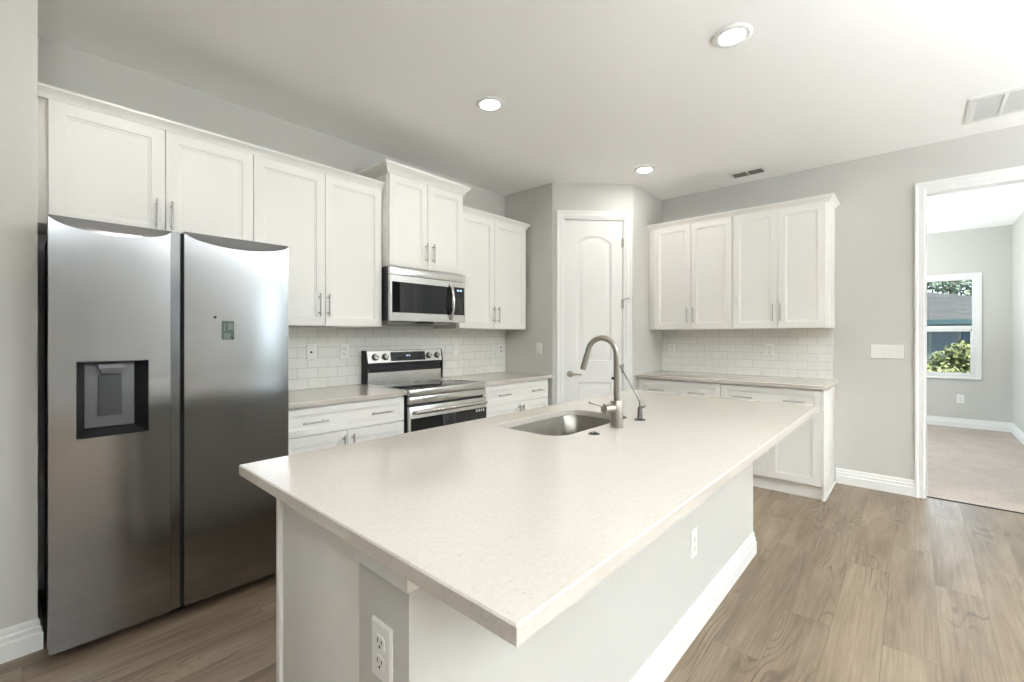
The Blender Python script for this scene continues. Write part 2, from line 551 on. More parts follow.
# ------------------------------------------------------------------ mesh helpers
class MB:
    """collects shapes and links them as one mesh object"""

    def __init__(self):
        self.bm = bmesh.new()

    def box(self, lo, hi, bev=0.0, seg=2):
        x0, y0, z0 = [min(a, b) for a, b in zip(lo, hi)]
        x1, y1, z1 = [max(a, b) for a, b in zip(lo, hi)]
        bm = self.bm
        v = [bm.verts.new(p) for p in ((x0, y0, z0), (x1, y0, z0), (x1, y1, z0), (x0, y1, z0),
                                       (x0, y0, z1), (x1, y0, z1), (x1, y1, z1), (x0, y1, z1))]
        fs = [bm.faces.new([v[i] for i in q]) for q in
              ((3, 2, 1, 0), (4, 5, 6, 7), (0, 1, 5, 4), (1, 2, 6, 5), (2, 3, 7, 6), (3, 0, 4, 7))]
        if bev > 0:
            es = list({e for f in fs for e in f.edges})
            bmesh.ops.bevel(bm, geom=es, offset=bev, segments=seg, profile=0.5, affect='EDGES')
        return self

    def ring(self, pts):
        return [self.bm.verts.new(p) for p in pts]

    def bridge(self, a, b, closed=True):
        n = len(a)
        for i in range(n if closed else n - 1):
            j = (i + 1) % n
            try:
                self.bm.faces.new((a[i], a[j], b[j], b[i]))
            except ValueError:
                pass

    def cap(self, r):
        try:
            self.bm.faces.new(r)
        except ValueError:
            pass

    def loops(self, rings, cap0=True, cap1=True):
        rs = [self.ring(r) for r in rings]
        for a, b in zip(rs, rs[1:]):
            self.bridge(a, b)
        if cap0:
            self.cap(rs[0])
        if cap1:
            self.cap(rs[-1])
        return self

    def cyl(self, p0, p1, r, seg=20, r1=None, bev=0.0):
        p0, p1 = Vector(p0), Vector(p1)
        r1 = r if r1 is None else r1
        d = (p1 - p0)
        ln = d.length
        d.normalize()
        a = d.orthogonal().normalized()
        b = d.cross(a)

        def circ(c, rr):
            return [c + rr * (math.cos(2 * PI * i / seg) * a + math.sin(2 * PI * i / seg) * b) for i in range(seg)]
        rings = [circ(p0, r)] if not bev else [circ(p0, r - bev), circ(p0 + d * bev, r)]
        rings += [circ(p1, r1)] if not bev else [circ(p1 - d * bev, r1), circ(p1, r1 - bev)]
        return self.loops(rings)

    def tube(self, pts, r, seg=14, radii=None):
        pts = [Vector(p) for p in pts]
        rings = []
        up = None
        for i, p in enumerate(pts):
            t = (pts[min(i + 1, len(pts) - 1)] - pts[max(i - 1, 0)]).normalized()
            if up is None:
                up = t.orthogonal().normalized()
            up = (up - t * up.dot(t)).normalized()
            s = t.cross(up)
            rr = radii[i] if radii else r
            rings.append([p + rr * (math.cos(2 * PI * k / seg) * up + math.sin(2 * PI * k / seg) * s) for k in range(seg)])
        return self.loops(rings)

    def lathe(self, prof, c=(0, 0, 0), ax=(0, 0, 1), seg=32, caps=True):
        """prof: (radius, height along ax)"""
        c, ax = Vector(c), Vector(ax).normalized()
        a = ax.orthogonal().normalized()
        b = ax.cross(a)
        rings = [[c + ax * h + max(r, 1e-4) * (math.cos(2 * PI * i / seg) * a + math.sin(2 * PI * i / seg) * b)
                  for i in range(seg)] for r, h in prof]
        return self.loops(rings, caps, caps)

    def prism(self, poly, f0, f1):
        """poly: 2D points; f0/f1 map a 2D point to 3D at either end"""
        return self.loops([[f0(p) for p in poly], [f1(p) for p in poly]])

    def sweep(self, path, prof, fmap, closed=False):
        """path: 2D points; prof: (offset to the left of the path, height); mitred corners"""
        n = len(path)
        P = [Vector(p) for p in path]
        rings = []
        for i in range(n):
            dirs = []
            if i > 0 or closed:
                dirs.append((P[i] - P[i - 1]).normalized())
            if i < n - 1 or closed:
                dirs.append((P[(i + 1) % n] - P[i]).normalized())
            nrm = [Vector((-d.y, d.x)) for d in dirs]
            if len(nrm) == 2:
                m = nrm[0] + nrm[1]
                m = m / max(1e-6, m.dot(nrm[0])) if m.length > 1e-6 else nrm[0]
            else:
                m = nrm[0]
            rings.append([fmap(P[i].x + m.x * o, P[i].y + m.y * o, h) for o, h in prof])
        rs = [self.ring(r) for r in rings]
        for a, b in zip(rs, rs[1:]):
            self.bridge(a, b)
        if closed:
            self.bridge(rs[-1], rs[0])
        else:
            self.cap(rs[0])
            self.cap(rs[-1])
        return self

    def face2d(self, outer, holes, fmap):
        """flat face with holes; returns nothing, welds by later merge"""
        polys = [[Vector((p[0], p[1], 0)) for p in outer]] + [[Vector((p[0], p[1], 0)) for p in h] for h in holes]
        flat = [p for q in polys for p in q]
        vs = [self.bm.verts.new(fmap(p.x, p.y)) for p in flat]
        for t in tessellate_polygon(polys):
            try:
                self.bm.faces.new([vs[i] for i in t])
            except ValueError:
                pass
        return self

    def build(self, name, mat, parent=None, smooth=35, weld=True, loc=None):
        bm = self.bm
        if weld:
            bmesh.ops.remove_doubles(bm, verts=bm.verts, dist=2e-5)
        bmesh.ops.recalc_face_normals(bm, faces=bm.faces)
        me = bpy.data.meshes.new(name)
        bm.to_mesh(me)
        bm.free()
        if smooth:
            me.polygons.foreach_set('use_smooth', [True] * len(me.polygons))
            me.set_sharp_from_angle(angle=math.radians(smooth))
        me.materials.append(mat)
        o = bpy.data.objects.new(name, me)
        COL.objects.link(o)
        if parent is not None:
            o.parent = parent
        if loc is not None:
            o.location = loc
        return o


def thing(name, label, cat, loc=(0, 0, 0), rz=0.0, group=None):
    o = bpy.data.objects.new(name, None)
    COL.objects.link(o)
    o.empty_display_size = 0.1
    o.location = loc
    o.rotation_euler = (0, 0, rz)
    o['label'] = label
    o['category'] = cat
    if group:
        o['group'] = group
    return o


def tag(o, label, cat, group=None):
    o['label'] = label
    o['category'] = cat
    if group:
        o['group'] = group
    return o


def struct(o):
    o['kind'] = 'structure'
    return o


def sbox(name, mat, *boxes, bev=0.0):
    m = MB()
    for lo, hi in boxes:
        m.box(lo, hi, bev)
    return struct(m.build(name, mat))


def copy_tree(o, parent=None):
    c = o.copy()
    COL.objects.link(c)
    if parent is not None:
        c.parent = parent
    for ch in list(o.children):
        copy_tree(ch, c)
    return c


XYZ = lambda a, b, h: (a, b, h)

# ------------------------------------------------------------------ room shell
ZC = 2.845            # kitchen ceiling
ZO = 2.468            # height of the bedroom opening
DY0, DY1 = -3.417, -4.31
RX0, RY0 = -8.0, -9.2
BX, BY = 4.104, -4.33  # far wall and right wall of the bedroom
ZB = 2.81

m = MB().box((RX0 - .2, RY0 - .2, -0.12), (0.055, 0.0, 0.0))
struct(m.build('floor', M['planks']))
m = MB().box((0.055, BY - .0, -0.12), (BX + .12, 0.0, 0.004))
struct(m.build('floor_bedroom_carpet', M['carpet']))
sbox('ceiling', M['ceiling'], ((RX0 - .2, RY0 - .2, ZC), (0.0, 0.15, ZC + .12)))

sbox('wall_north', M['wall'], ((RX0, 0.0, 0), (0.12, 0.15, ZC)))
# stub wall left of the refrigerator
WX, WY = -4.835, -0.62
sbox('wall_stub', M['wall'], ((RX0, WY, 0), (WX, 0.0, ZC)))
# west and south walls of the great room, behind the camera
sbox('wall_west', M['darkened_wall'], ((RX0 - .15, RY0, 0), (RX0, WY, ZC)))
S0, S1, SZ = -0.85, -0.12, 2.42
sbox('wall_south', M['wall'], ((RX0 - .15, RY0 - .15, 0), (S0, RY0, ZC)), ((S1, RY0 - .15, 0), (0.12, RY0, ZC)),
     ((S0, RY0 - .15, SZ), (S1, RY0, ZC)))
# east wall with the bedroom opening and a sliding glass door further along
E0, E1 = -4.78, -7.25
sbox('wall_east', M['wall'], ((0, DY0 + .012, 0), (0.12, 0.15, ZC)), ((0, DY1, ZO), (0.12, DY0 + .012, ZC)),
     ((0, E0, 0), (0.12, DY1, ZC)), ((0, E1, SZ), (0.12, E0, ZC)), ((0, RY0 - .15, 0), (0.12, E1, ZC)))

# pantry: three wall faces around the corner
PA, PB = Vector((-1.299, -0.646)), Vector((-0.696, -1.2175))
PT = (PB - PA).normalized()
PN = Vector((PT.y, -PT.x))
if PN.y > 0:
    PN = -PN
PL = (PB - PA).length


def pmap(u, z, h):
    q = PA + PT * u + PN * h
    return (q.x, q.y, z)


sbox('wall_pantry_left', M['wall'], ((PA.x, PA.y, 0), (PA.x + 0.1, 0, ZC)))
sbox('wall_pantry_right', M['wall'], ((PB.x, PB.y, 0), (0, PB.y + 0.1, ZC)))
PO0, PO1, PZ = 0.115, 0.742, 2.492
m = MB()
for u0, u1, z0, z1 in ((0, PO0, 0, ZC), (PO1, PL, 0, ZC), (PO0, PO1, PZ, ZC)):
    q = [(u0, z0), (u1, z0), (u1, z1), (u0, z1)]
    m.prism(q, lambda p: pmap(p[0], p[1], 0), lambda p: pmap(p[0], p[1], -0.1))
struct(m.build('wall_pantry_front', M['wall']))

# bedroom shell
WY0, WY1, WZ0, WZ1 = -2.50, -3.998, 0.715, 2.148    # window opening in the far wall
sbox('wall_bedroom_east', M['wall'], ((BX, BY, 0), (BX + .12, WY1, ZB)), ((BX, WY0, 0), (BX + .12, 0, ZB)),
     ((BX, WY1, 0), (BX + .12, WY0, WZ0)), ((BX, WY1, WZ1), (BX + .12, WY0, ZB)))
sbox('wall_bedroom_south', M['wall'], ((0.12, BY - .12, 0), (BX + .12, BY, ZB)))
NX0, NX1, NZ0, NZ1 = 0.9, 3.4, 0.25, 2.15
sbox('wall_bedroom_north', M['wall'], ((0.12, 0.0, 0), (NX0, .15, ZB)), ((NX1, 0.0, 0), (BX + .12, .15, ZB)),
     ((NX0, 0.0, 0), (NX1, .15, NZ0)), ((NX0, 0.0, NZ1), (NX1, .15, ZB)))
TX0, TX1, TY0, TY1, TZ = 0.62, 3.48, -3.645, -0.55, 3.02
sbox('ceiling_bedroom', M['ceiling'],
     ((0.12, BY, ZB), (TX0, 0, TZ + .1)), ((TX1, BY, ZB), (BX + .12, 0, TZ + .1)),
     ((TX0, BY, ZB), (TX1, TY0, TZ + .1)), ((TX0, TY1, ZB), (TX1, 0, TZ + .1)),
     ((TX0, TY0, TZ), (TX1, TY1, TZ + .1)))

# ---- trim: baseboards and casings
BASE = [(0, 0), (0.016, 0), (0.016, 0.070), (0.011, 0.077), (0.011, 0.096), (0.0065, 0.103), (0.0075, 0.117), (0.003, 0.132), (0, 0.132)]


def baseboard(name, path, side=1):
    m = MB()
    m.sweep(path, [(o * side, h) for o, h in BASE], XYZ)
    return struct(m.build(name, M['trim'], smooth=30))


baseboard('baseboard_stub', [(RX0, WY), (WX, WY), (WX, -0.30)], -1)
baseboard('baseboard_east', [(0, -2.822), (0, -3.345)], -1)
baseboard('baseboard_east_2', [(0, DY1 - .075), (0, E0 + .06)], -1)
baseboard('baseboard_west', [(RX0, RY0), (RX0, WY)], -1)
baseboard('baseboard_south', [(S0 - .06, RY0), (RX0, RY0)], -1)
baseboard('baseboard_bedroom', [(0.12, BY), (BX, BY), (BX, 0)], 1)
baseboard('baseboard_pantry_left', [(PA.x, -0.66 + .01), (PA.x, -0.645)], -1)

CAS = [(0, 0), (0, 0.013), (0.012, 0.013), (0.016, 0.017), (0.050, 0.017), (0.056, 0.021), (0.072, 0.021), (0.072, 0)]


def casing(name, path, fmap, side):
    m = MB()
    m.sweep(path, [(o * side, h) for o, h in CAS], fmap)
    return struct(m.build(name, M['trim'], smooth=25))


casing('trim_1', [(DY0, 0), (DY0, ZO), (DY1, ZO), (DY1, 0)], lambda a, b, h: (-h, a, b), -1)
casing('trim_2', [(DY0, 0), (DY0, ZO), (DY1, ZO), (DY1, 0)], lambda a, b, h: (0.12 + h, a, b), -1)
sbox('trim_3', M['trim'], ((-.004, DY0, 0), (0.124, DY0 + .014, ZO)), ((-.004, DY1, 0), (0.124, DY1 + .018, ZO)),
     ((-.004, DY1, ZO - .018), (0.124, DY0, ZO)))
casing('trim_4', [(PO0, 0), (PO0, PZ), (PO1, PZ), (PO1, 0)], pmap, 1)
m = MB()
for u0, u1, z0, z1 in ((PO0, PO0 + .014, 0, PZ), (PO1 - .014, PO1, 0, PZ), (PO0, PO1, PZ - .014, PZ)):
    q = [(u0, z0), (u1, z0), (u1, z1), (u0, z1)]
    m.prism(q, lambda p: pmap(p[0], p[1], 0.003), lambda p: pmap(p[0], p[1], -0.1))
struct(m.build('trim_5', M['trim']))
# flat threshold strip where the planks meet the carpet
sbox('trim_6', M['slot'], ((0.045, DY1, 0), (0.062, DY0, 0.006)))

# ---- pantry door
door = bpy.data.objects.new('door_1', None)
COL.objects.link(door)
struct(door)
D0, D1, DZ0, DZ1, DH = PO0 + .017, PO1 - .017, 0.012, PZ - .018, -0.012


def arch_panel(u0, u1, z0, z1, rise, d, n=14):
    """outline of a panel, d inset; arched top when rise"""
    a, b, c = u0 + d, u1 - d, z0 + d
    pts = [(a, c), (b, c)]
    if rise:
        w = (u1 - u0) / 2
        mid = (u0 + u1) / 2
        for i in range(n + 1):
            t = 1 - 2 * i / n
            u = mid + t * (w - d)
            s = max(0, 1 - abs(t))
            pts.append((u, z1 - d + rise * (1 - (abs(t)) ** 2.2)))
    else:
        pts += [(b, z1 - d), (a, z1 - d)]
    return pts


PAN = [(D0 + .118, D1 - .118, 1.053, 2.245, 0.07), (D0 + .118, D1 - .118, 0.24, 0.835, 0.0)]
m = MB()
outer = [(D0, DZ0), (D1, DZ0), (D1, DZ1), (D0, DZ1)]
m.face2d(outer, [arch_panel(*p, 0.0) for p in PAN], lambda u, z: pmap(u, z, DH))
for p in PAN:
    prev = None
    for d, dep in ((0, 0), (0.008, -.007), (0.020, -.009), (0.034, -.008), (0.062, -.0015), (0.070, -.0015)):
        r = m.ring([pmap(u, z, DH + dep) for u, z in arch_panel(*p, d)])
        if prev:
            m.bridge(prev, r)
        prev = r
    m.cap(prev)
r0 = m.ring([pmap(u, z, DH) for u, z in outer])
r1 = m.ring([pmap(u, z, DH - .035) for u, z in outer])
m.bridge(r0, r1)
m.cap(r1)
m.build('door_leaf', M['door'], door, smooth=28)
for z in (0.30, 0.975, 1.63, 2.25):
    m = MB()
    uh = PO1 - .0145
    m.cyl(pmap(uh, z - .045, 0.004), pmap(uh, z + .045, 0.004), 0.0065, 12)
    m.prism([(uh - .018, z - .045), (uh, z - .045), (uh, z + .045), (uh - .018, z + .045)],
            lambda p: pmap(p[0], p[1], -0.0125), lambda p: pmap(p[0], p[1], -0.008))
    m.build('hinge', M['pull'], door)
m = MB()
m.cyl(pmap(PO1 - .0145, 1.678, 0.004), pmap(PO1 + .028, 1.684, 0.030), 0.004, 8)
m.cyl(pmap(PO1 + .024, 1.684, 0.028), pmap(PO1 + .036, 1.685, 0.036), 0.007, 10)
m.build('hinge_stop', M['pull'], door)
m = MB()
uk, zk = 0.183, 0.925
m.lathe([(0.0, 0), (0.032, 0), (0.032, 0.006), (0.028, 0.011), (0.014, 0.013), (0.012, 0.045), (0.0, 0.045)],
        pmap(uk, zk, DH), (PN.x, PN.y, 0), 24)
pts = [pmap(uk, zk, DH + .047), pmap(uk + .03, zk, DH + .052), pmap(uk + .07, zk - .002, DH + .052), pmap(uk + .108, zk - .005, DH + .048)]
m.tube(pts, 0.010, 12, radii=[0.013, 0.0115, 0.0095, 0.008])
m.build('lever_handle', M['nickel'], door)

# ---- bedroom window (single hung) in the far wall
win = bpy.data.objects.new('window_1', None)
COL.objects.link(win)
struct(win)
m = MB()
m.sweep([(WY1, WZ0), (WY0, WZ0), (WY0, WZ1), (WY1, WZ1)], [(0, -.01), (0, .07), (.045, .07), (.045, -.01)],
        lambda a, b, h: (BX + .012 + h, a, b), closed=True)
m.build('window_frame', M['alu'], win)
m = MB()
WM = 1.41
m.box((BX + .03, WY1 + .03, WM - .042), (BX + .075, WY0 - .03, WM + .042), .004)
for ya in (WY1 + .045, WY0 - .075):
    m.box((BX + .03, ya, WZ0 + .04), (BX + .06, ya + .018, WM), .003)
m.box((BX + .03, WY1 + .04, WZ0 + .04), (BX + .06, WY0 - .04, WZ0 + .062), .003)
m.build('sash', M['alu'], win)
m = MB()
m.box((BX + .05, WY1 + .03, WZ0 + .03), (BX + .054, WY0 - .03, WM))
m.box((BX + .062, WY1 + .03, WM), (BX + .066, WY0 - .03, WZ1 - .03))
m.build('pane', M['pane_tint'], win)
m = MB()
m.box((BX - .022, WY1 - .04, WZ0 - .028), (BX + .10, WY0 + .04, WZ0), .006)
m.sweep([(WY1, WZ0), (WY1, WZ1), (WY0, WZ1), (WY0, WZ0)], [(0, 0), (0, .012), (.045, .012), (.045, 0)],
        lambda a, b, h: (BX - h, a, b))
m.build('window_sill', M['trim'], win)

# ---- other windows of the house (behind the camera and round the corner)
def glazed(name, fm, a0, a1, z0, z1, n):
    w = bpy.data.objects.new(name, None)
    COL.objects.link(w)
    struct(w)
    m = MB()
    m.sweep([(a0, z0), (a1, z0), (a1, z1), (a0, z1)], [(0, 0), (0, .09), (.05, .09), (.05, 0)],
            lambda a, b, h: fm(a, b, h), closed=True)
    for i in range(1, n):
        a = a0 + (a1 - a0) * i / n
        q = [(a - .035, z0 + .04), (a + .035, z0 + .04), (a + .035, z1 - .04), (a - .035, z1 - .04)]
        m.prism(q, lambda p: fm(p[0], p[1], .02), lambda p: fm(p[0], p[1], .07))
    m.build('window_frame', M['alu'], w)
    m = MB()
    q = [(a0 + .03, z0 + .03), (a1 - .03, z0 + .03), (a1 - .03, z1 - .03), (a0 + .03, z1 - .03)]
    m.prism(q, lambda p: fm(p[0], p[1], .043), lambda p: fm(p[0], p[1], .047))
    m.build('pane', M['pane'], w)
    return w


glazed('window_2', lambda a, b, h: (.015 + h, a, b), E1, E0, 0.0, SZ, 4)
glazed('window_3', lambda a, b, h: (a, RY0 - .015 - h, b), S0, S1, 0.0, SZ, 1)
glazed('window_4', lambda a, b, h: (a, .015 + h, b), NX0, NX1, NZ0, NZ1, 2)
portal('portal_east', (0.2, (E0 + E1) / 2, SZ / 2), (0, PI / 2, 0), SZ, E0 - E1)
portal('portal_south', ((S0 + S1) / 2, RY0 - .25, SZ / 2), (PI / 2, 0, 0), S1 - S0, SZ)
portal('portal_bedroom_north', ((NX0 + NX1) / 2, .22, (NZ0 + NZ1) / 2), (-PI / 2, 0, 0), NX1 - NX0, NZ1 - NZ0)
portal('portal_bedroom_east', (BX + .2, (WY0 + WY1) / 2, (WZ0 + WZ1) / 2), (0, PI / 2, 0), WZ1 - WZ0, WY0 - WY1)

# ------------------------------------------------------------------ cabinets
def shaker(mb, x0, x1, z0, z1, yf, t=0.019, s=0.057, rec=0.009):
    """recessed-panel front whose face is at y = yf (facing -y)"""
    def R(i, y):
        return [(x0 + i, y, z0 + i), (x1 - i, y, z0 + i), (x1 - i, y, z1 - i), (x0 + i, y, z1 - i)]
    mb.loops([R(0, yf + t), R(0, yf + .0022), R(.0022, yf), (R(s, yf)), R(s + .003, yf + .005), R(s + .011, yf + .0065), R(s + .013, yf + rec)])


def pull(name, parent, c, axis, yf, ln=0.155):
    """bar handle with two posts"""
    x, z = c
    m = MB()
    h = ln / 2
    y = yf - .030
    d = (0, 1) if axis == 'v' else (1, 0)
    P = lambda t, yy: (x + d[0] * t, yy, z + d[1] * t)
    m.cyl(P(-h, y), P(h, y), 0.0058, 12, bev=0.001)
    for t in (-h + .024, h - .024):
        m.cyl(P(t, yf), P(t, y), 0.0048, 10)
    return m.build(name, M['pull'], parent)


CROWN = [(0, 0), (.006, 0), (.009, .012), (.020, .026), (.030, .036), (.034, .040), (.034, .052), (0, .052)]


def upper(label, loc, rz, w, z0, z1, d, gaps, pulls, crown_ends=(False, False), cs=1.0, group=None, pz=None, fill=(0, 0)):
    """wall cabinet; local x along the wall, face at y = -d"""
    t = thing('wall_cabinet', label, 'wall cabinet', loc, rz, group)
    yb = -(d - .020)
    MB().box((0, yb, z0), (w, -0.001, z1), .0015).build('body', M['cab'], t)
    n = len(gaps) - 1
    for i in range(n):
        a, b = gaps[i] + .0018, gaps[i + 1] - .0018
        m = MB()
        shaker(m, a, b, z0 + .004, z1 - .004, -d)
        dr = m.build('door', M['cab'], t)
        pull('handle', dr, (pulls[i], pz), 'v', -d)
    c = [(o * cs, h * cs) for o, h in CROWN]
    path = [(w, -d + .004), (0, -d + .004)]
    if crown_ends[1]:
        path = [(w, 0)] + path
    if crown_ends[0]:
        path = path + [(0, 0)]
    m = MB()
    zb = z1 - .004
    m.sweep(path, c, lambda a, b, h: (a, b, zb + h))
    m.sweep([(w, -.002), (w, -d + .006), (0, -d + .006), (0, -.002)], [(0, 0), (-.02, 0), (-.02, .052 * cs - .002), (0, .052 * cs - .002)],
            lambda a, b, h: (a, b, zb + h))
    m.build('crown', M['cab'], t, smooth=30)
    return t


UB = 1.372
GA = 'white wall cabinets of the range wall'
upper('white two-door wall cabinet right above the stainless refrigerator', (-4.833, 0, 0), 0, 0.905, 1.831, 2.415, 0.348,
      [0.035, 0.475, 0.905], [0.437, 0.501], pz=1.953, group=GA)
upper('tall white two-door wall cabinet between refrigerator and microwave', (-3.928, 0, 0), 0, 0.890, UB, 2.415, 0.348,
      [0, 0.447, 0.885], [0.403, 0.464], pz=1.517, group=GA)
upper('raised white two-door cabinet with crown, above the microwave', (-3.037, 0, 0), 0, 0.748, 1.833, 2.532, 0.424,
      [0.008, 0.363, 0.742], [0.342, 0.413], (True, True), 1.45, pz=1.972, group=GA)
upper('white two-door wall cabinet between microwave and pantry wall', (-2.287, 0, 0), 0, 0.935, UB, 2.415, 0.348,
      [0.012, 0.461, 0.930], [0.440, 0.505], (False, True), pz=1.510, group=GA)
GB = 'white wall cabinets of the right-hand wall'
upper('white two-door wall cabinet next to the pantry, right-hand wall', (0, -1.22, 0), -PI / 2, 0.838, UB, 2.44, 0.352,
      [0.062, 0.450, 0.836], [0.418, 0.478], pz=1.516, group=GB)
upper('white two-door wall cabinet with exposed end, towards the doorway', (0, -2.058, 0), -PI / 2, 0.757, UB, 2.44, 0.352,
      [0.003, 0.379, 0.735], [0.344, 0.404], (False, True), pz=1.516, group=GB)

CT = 0.914


def base_cab(label, loc, rz, w, d, gaps, pulls, dpulls, z_pull, side=None, fill=0.0, kick=0.07, group=None):
    t = thing('base_cabinet', label, 'base cabinet', loc, rz, group)
    yb = -(d - .020)
    MB().box((0, yb, .105), (w - (.018 if side else 0), -0.002, CT - .031), .0015).build('body', M['cab'], t)
    MB().box((0.0, yb + kick, 0), (w - (.018 if side else 0), yb + kick + .016, .105)).build('toe_kick', M['cab'], t)
    m = MB()
    shaker(m, gaps[0] + .0018, gaps[-1] - .0018, .706, CT - .044, -d, s=.040)
    dr = m.build('drawer', M['cab'], t)
    for x in dpulls:
        pull('handle', dr, (x, z_pull), 'h', -d)
    for i in range(2):
        m = MB()
        shaker(m, gaps[i] + .0018, gaps[i + 1] - .0018, .112, .700, -d)
        do = m.build('door', M['cab'], t)
        pull('handle', do, (pulls[i], .598), 'v', -d)
    if side:
        m = MB()
        m.box((w - .018, -d + .008, 0), (w, -.002, CT - .031), .001)
        m.box((w, -d + .010, 0), (w + .010, -.02, .014), .003)
        m.build('end_panel', M['cab'], t)
    return t


GC = 'white base cabinets of the range wall'
base_cab('white base cabinet between refrigerator and range', (-3.892, 0, 0), 0, 0.862, 0.628, [0.003, 0.424, 0.856], [0.395, 0.456],
         [0.210, 0.663], 0.786, group=GC)
base_cab('white base cabinet between range and pantry wall', (-2.238, 0, 0), 0, 0.908, 0.628, [0.004, 0.462, 0.895], [0.435, 0.490],
         [0.239, 0.702], 0.784, group=GC)
GD = 'white base cabinets of the right-hand wall'
base_cab('white base cabinet next to the pantry, right-hand wall', (0, -1.22, 0), -PI / 2, 0.823, 0.645, [0.045, 0.43, 0.820], [0.400, 0.460],
         [0.229, 0.620], 0.774, kick=0.02, group=GD)
base_cab('white base cabinet with exposed end panel, towards the doorway', (0, -2.043, 0), -PI / 2, 0.772, 0.645, [0.003, 0.379, 0.752], [0.350, 0.410],
         [0.187, 0.570], 0.775, side=True, kick=0.02, group=GD)


def slab(name, label, pts, z1=CT, th=0.03, group=None, holes=(), bev=0.003):
    m = MB()
    z0 = z1 - th

    def inset(p, d):
        n = len(p)
        out = []
        V = [Vector(q) for q in p]
        for i in range(n):
            d0 = (V[i] - V[i - 1]).normalized()
            d1 = (V[(i + 1) % n] - V[i]).normalized()
            n0, n1 = Vector((-d0.y, d0.x)), Vector((-d1.y, d1.x))
            mm = n0 + n1
            mm = mm / max(1e-6, mm.dot(n0))
            out.append((V[i].x + mm.x * d, V[i].y + mm.y * d))
        return out
    top = inset(pts, bev)
    htop = [inset(h, -bev) for h in holes]
    m.face2d(top, htop, lambda x, y: (x, y, z1))
    m.face2d(pts, list(holes), lambda x, y: (x, y, z0))
    for a, b in [(top, pts)] + list(zip(htop, holes)):
        ra = m.ring([(x, y, z1) for x, y in a])
        rb = m.ring([(x, y, z1 - bev) for x, y in b])
        rc = m.ring([(x, y, z0) for x, y in b])
        m.bridge(ra, rb)
        m.bridge(rb, rc)
    o = m.build(name, M['quartz'], smooth=30)
    return tag(o, label, 'countertop', group)


GE = 'quartz countertops along the walls'
slab('wall_countertop', 'cream quartz countertop between refrigerator and range',
     [(-3.894, -.645), (-3.024, -.645), (-3.024, -.002), (-3.894, -.002)], group=GE)
slab('wall_countertop', 'cream quartz countertop between range and pantry wall',
     [(-2.240, -.645), (-1.275, -.645), (-1.275, -.625), (PA.x - .002, -.625), (PA.x - .002, -.002), (-2.240, -.002)], group=GE)
slab('wall_countertop', 'cream quartz countertop on the right-hand wall cabinets',
     [(-.668, -2.845), (-.002, -2.845), (-.002, PB.y - .002), (-.668, PB.y - .002)], group=GE)

o = MB().box((-3.90, -.009, CT), (PA.x - .001, -.0005, UB + .02)).build('tile_backsplash', M['tile_x'], loc=(0, 0, 0), smooth=0)
tag(o, 'glossy white subway tile backsplash behind the range', 'backsplash')
o = MB().box((-.009, -2.80, CT), (-.0005, PB.y - .001, UB + .02)).build('tile_backsplash', M['tile_y'], loc=(0, 0, 0), smooth=0)
tag(o, 'glossy white subway tile backsplash on the right-hand wall', 'backsplash')

# ------------------------------------------------------------------ kitchen island
IX0, IX1, IY0, IY1 = -4.440, -1.892, -1.806, -2.937
KX0, KX1, KY0, KY1 = -4.392, -1.930, -2.435, -2.620      # knee wall
CX0, CX1, CY0 = -4.338, -1.975, -1.832
isl = thing('kitchen_island', 'long white kitchen island base with grey end wall', 'island', (CX0, KY1, 0))
OFF = Vector((-CX0, -KY1, 0))


def ib(mb, lo, hi, bev=0.0):
    lo = Vector(lo) + OFF
    hi = Vector(hi) + OFF
    mb.box(lo, hi, bev)


m = MB()
ib(m, (KX0, KY1, 0), (KX1, KY0, CT - .031))
m.build('knee_wall', M['wall'], isl)
m = MB()
TR = [(0, 0), (.012, 0), (.014, .046), (.022, .050), (.022, .060), (0, .060)]
m.sweep([(KX0, KY0), (KX0, KY1), (KX1, KY1), (KX1, KY0)], [(-o, h) for o, h in TR],
        lambda a, b, h: (a + OFF.x, b + OFF.y, h + CT - .0305 - .060))
m.build('apron_trim', M['trim'], isl, smooth=30)
m = MB()
m.sweep([(KX0, KY0), (KX0, KY1), (KX1, KY1), (KX1, KY0)], [(-o, h) for o, h in BASE], lambda a, b, h: (a + OFF.x, b + OFF.y, h))
m.build('baseboard', M['trim'], isl, smooth=30)
m = MB()
ib(m, (CX0, CY0 - .045, 0), (CX0 + .018, KY0 + .001, CT - .031), .001)
ib(m, (CX0 + .006, CY0 - .024, .0), (CX0 + .024, CY0 - .045, CT - .031))
m.build('end_panel', M['cab'], isl)
m = MB()
ib(m, (CX1 - .018, CY0 - .024, 0), (CX1, KY0 + .001, CT - .031), .001)
m.build('end_panel', M['cab'], isl)
m = MB()
ib(m, (CX0 - .002, CY0 - .020, .105), (CX1 + .002, CY0 - .024, CT - .031))
ib(m, (CX0 - .004, CY0, 0.0), (CX0 + .018, CY0 - .025, CT - .031), .001)
ib(m, (CX0 + .02, CY0 - .09, 0), (CX1 - .02, CY0 - .075, .105))
ib(m, (CX0 + .02, KY0 + .001, .105), (CX1 - .02, CY0 - .03, .12))
m.build('carcass', M['cab'], isl)
ww = (CX1 - CX0 - .02) / 5
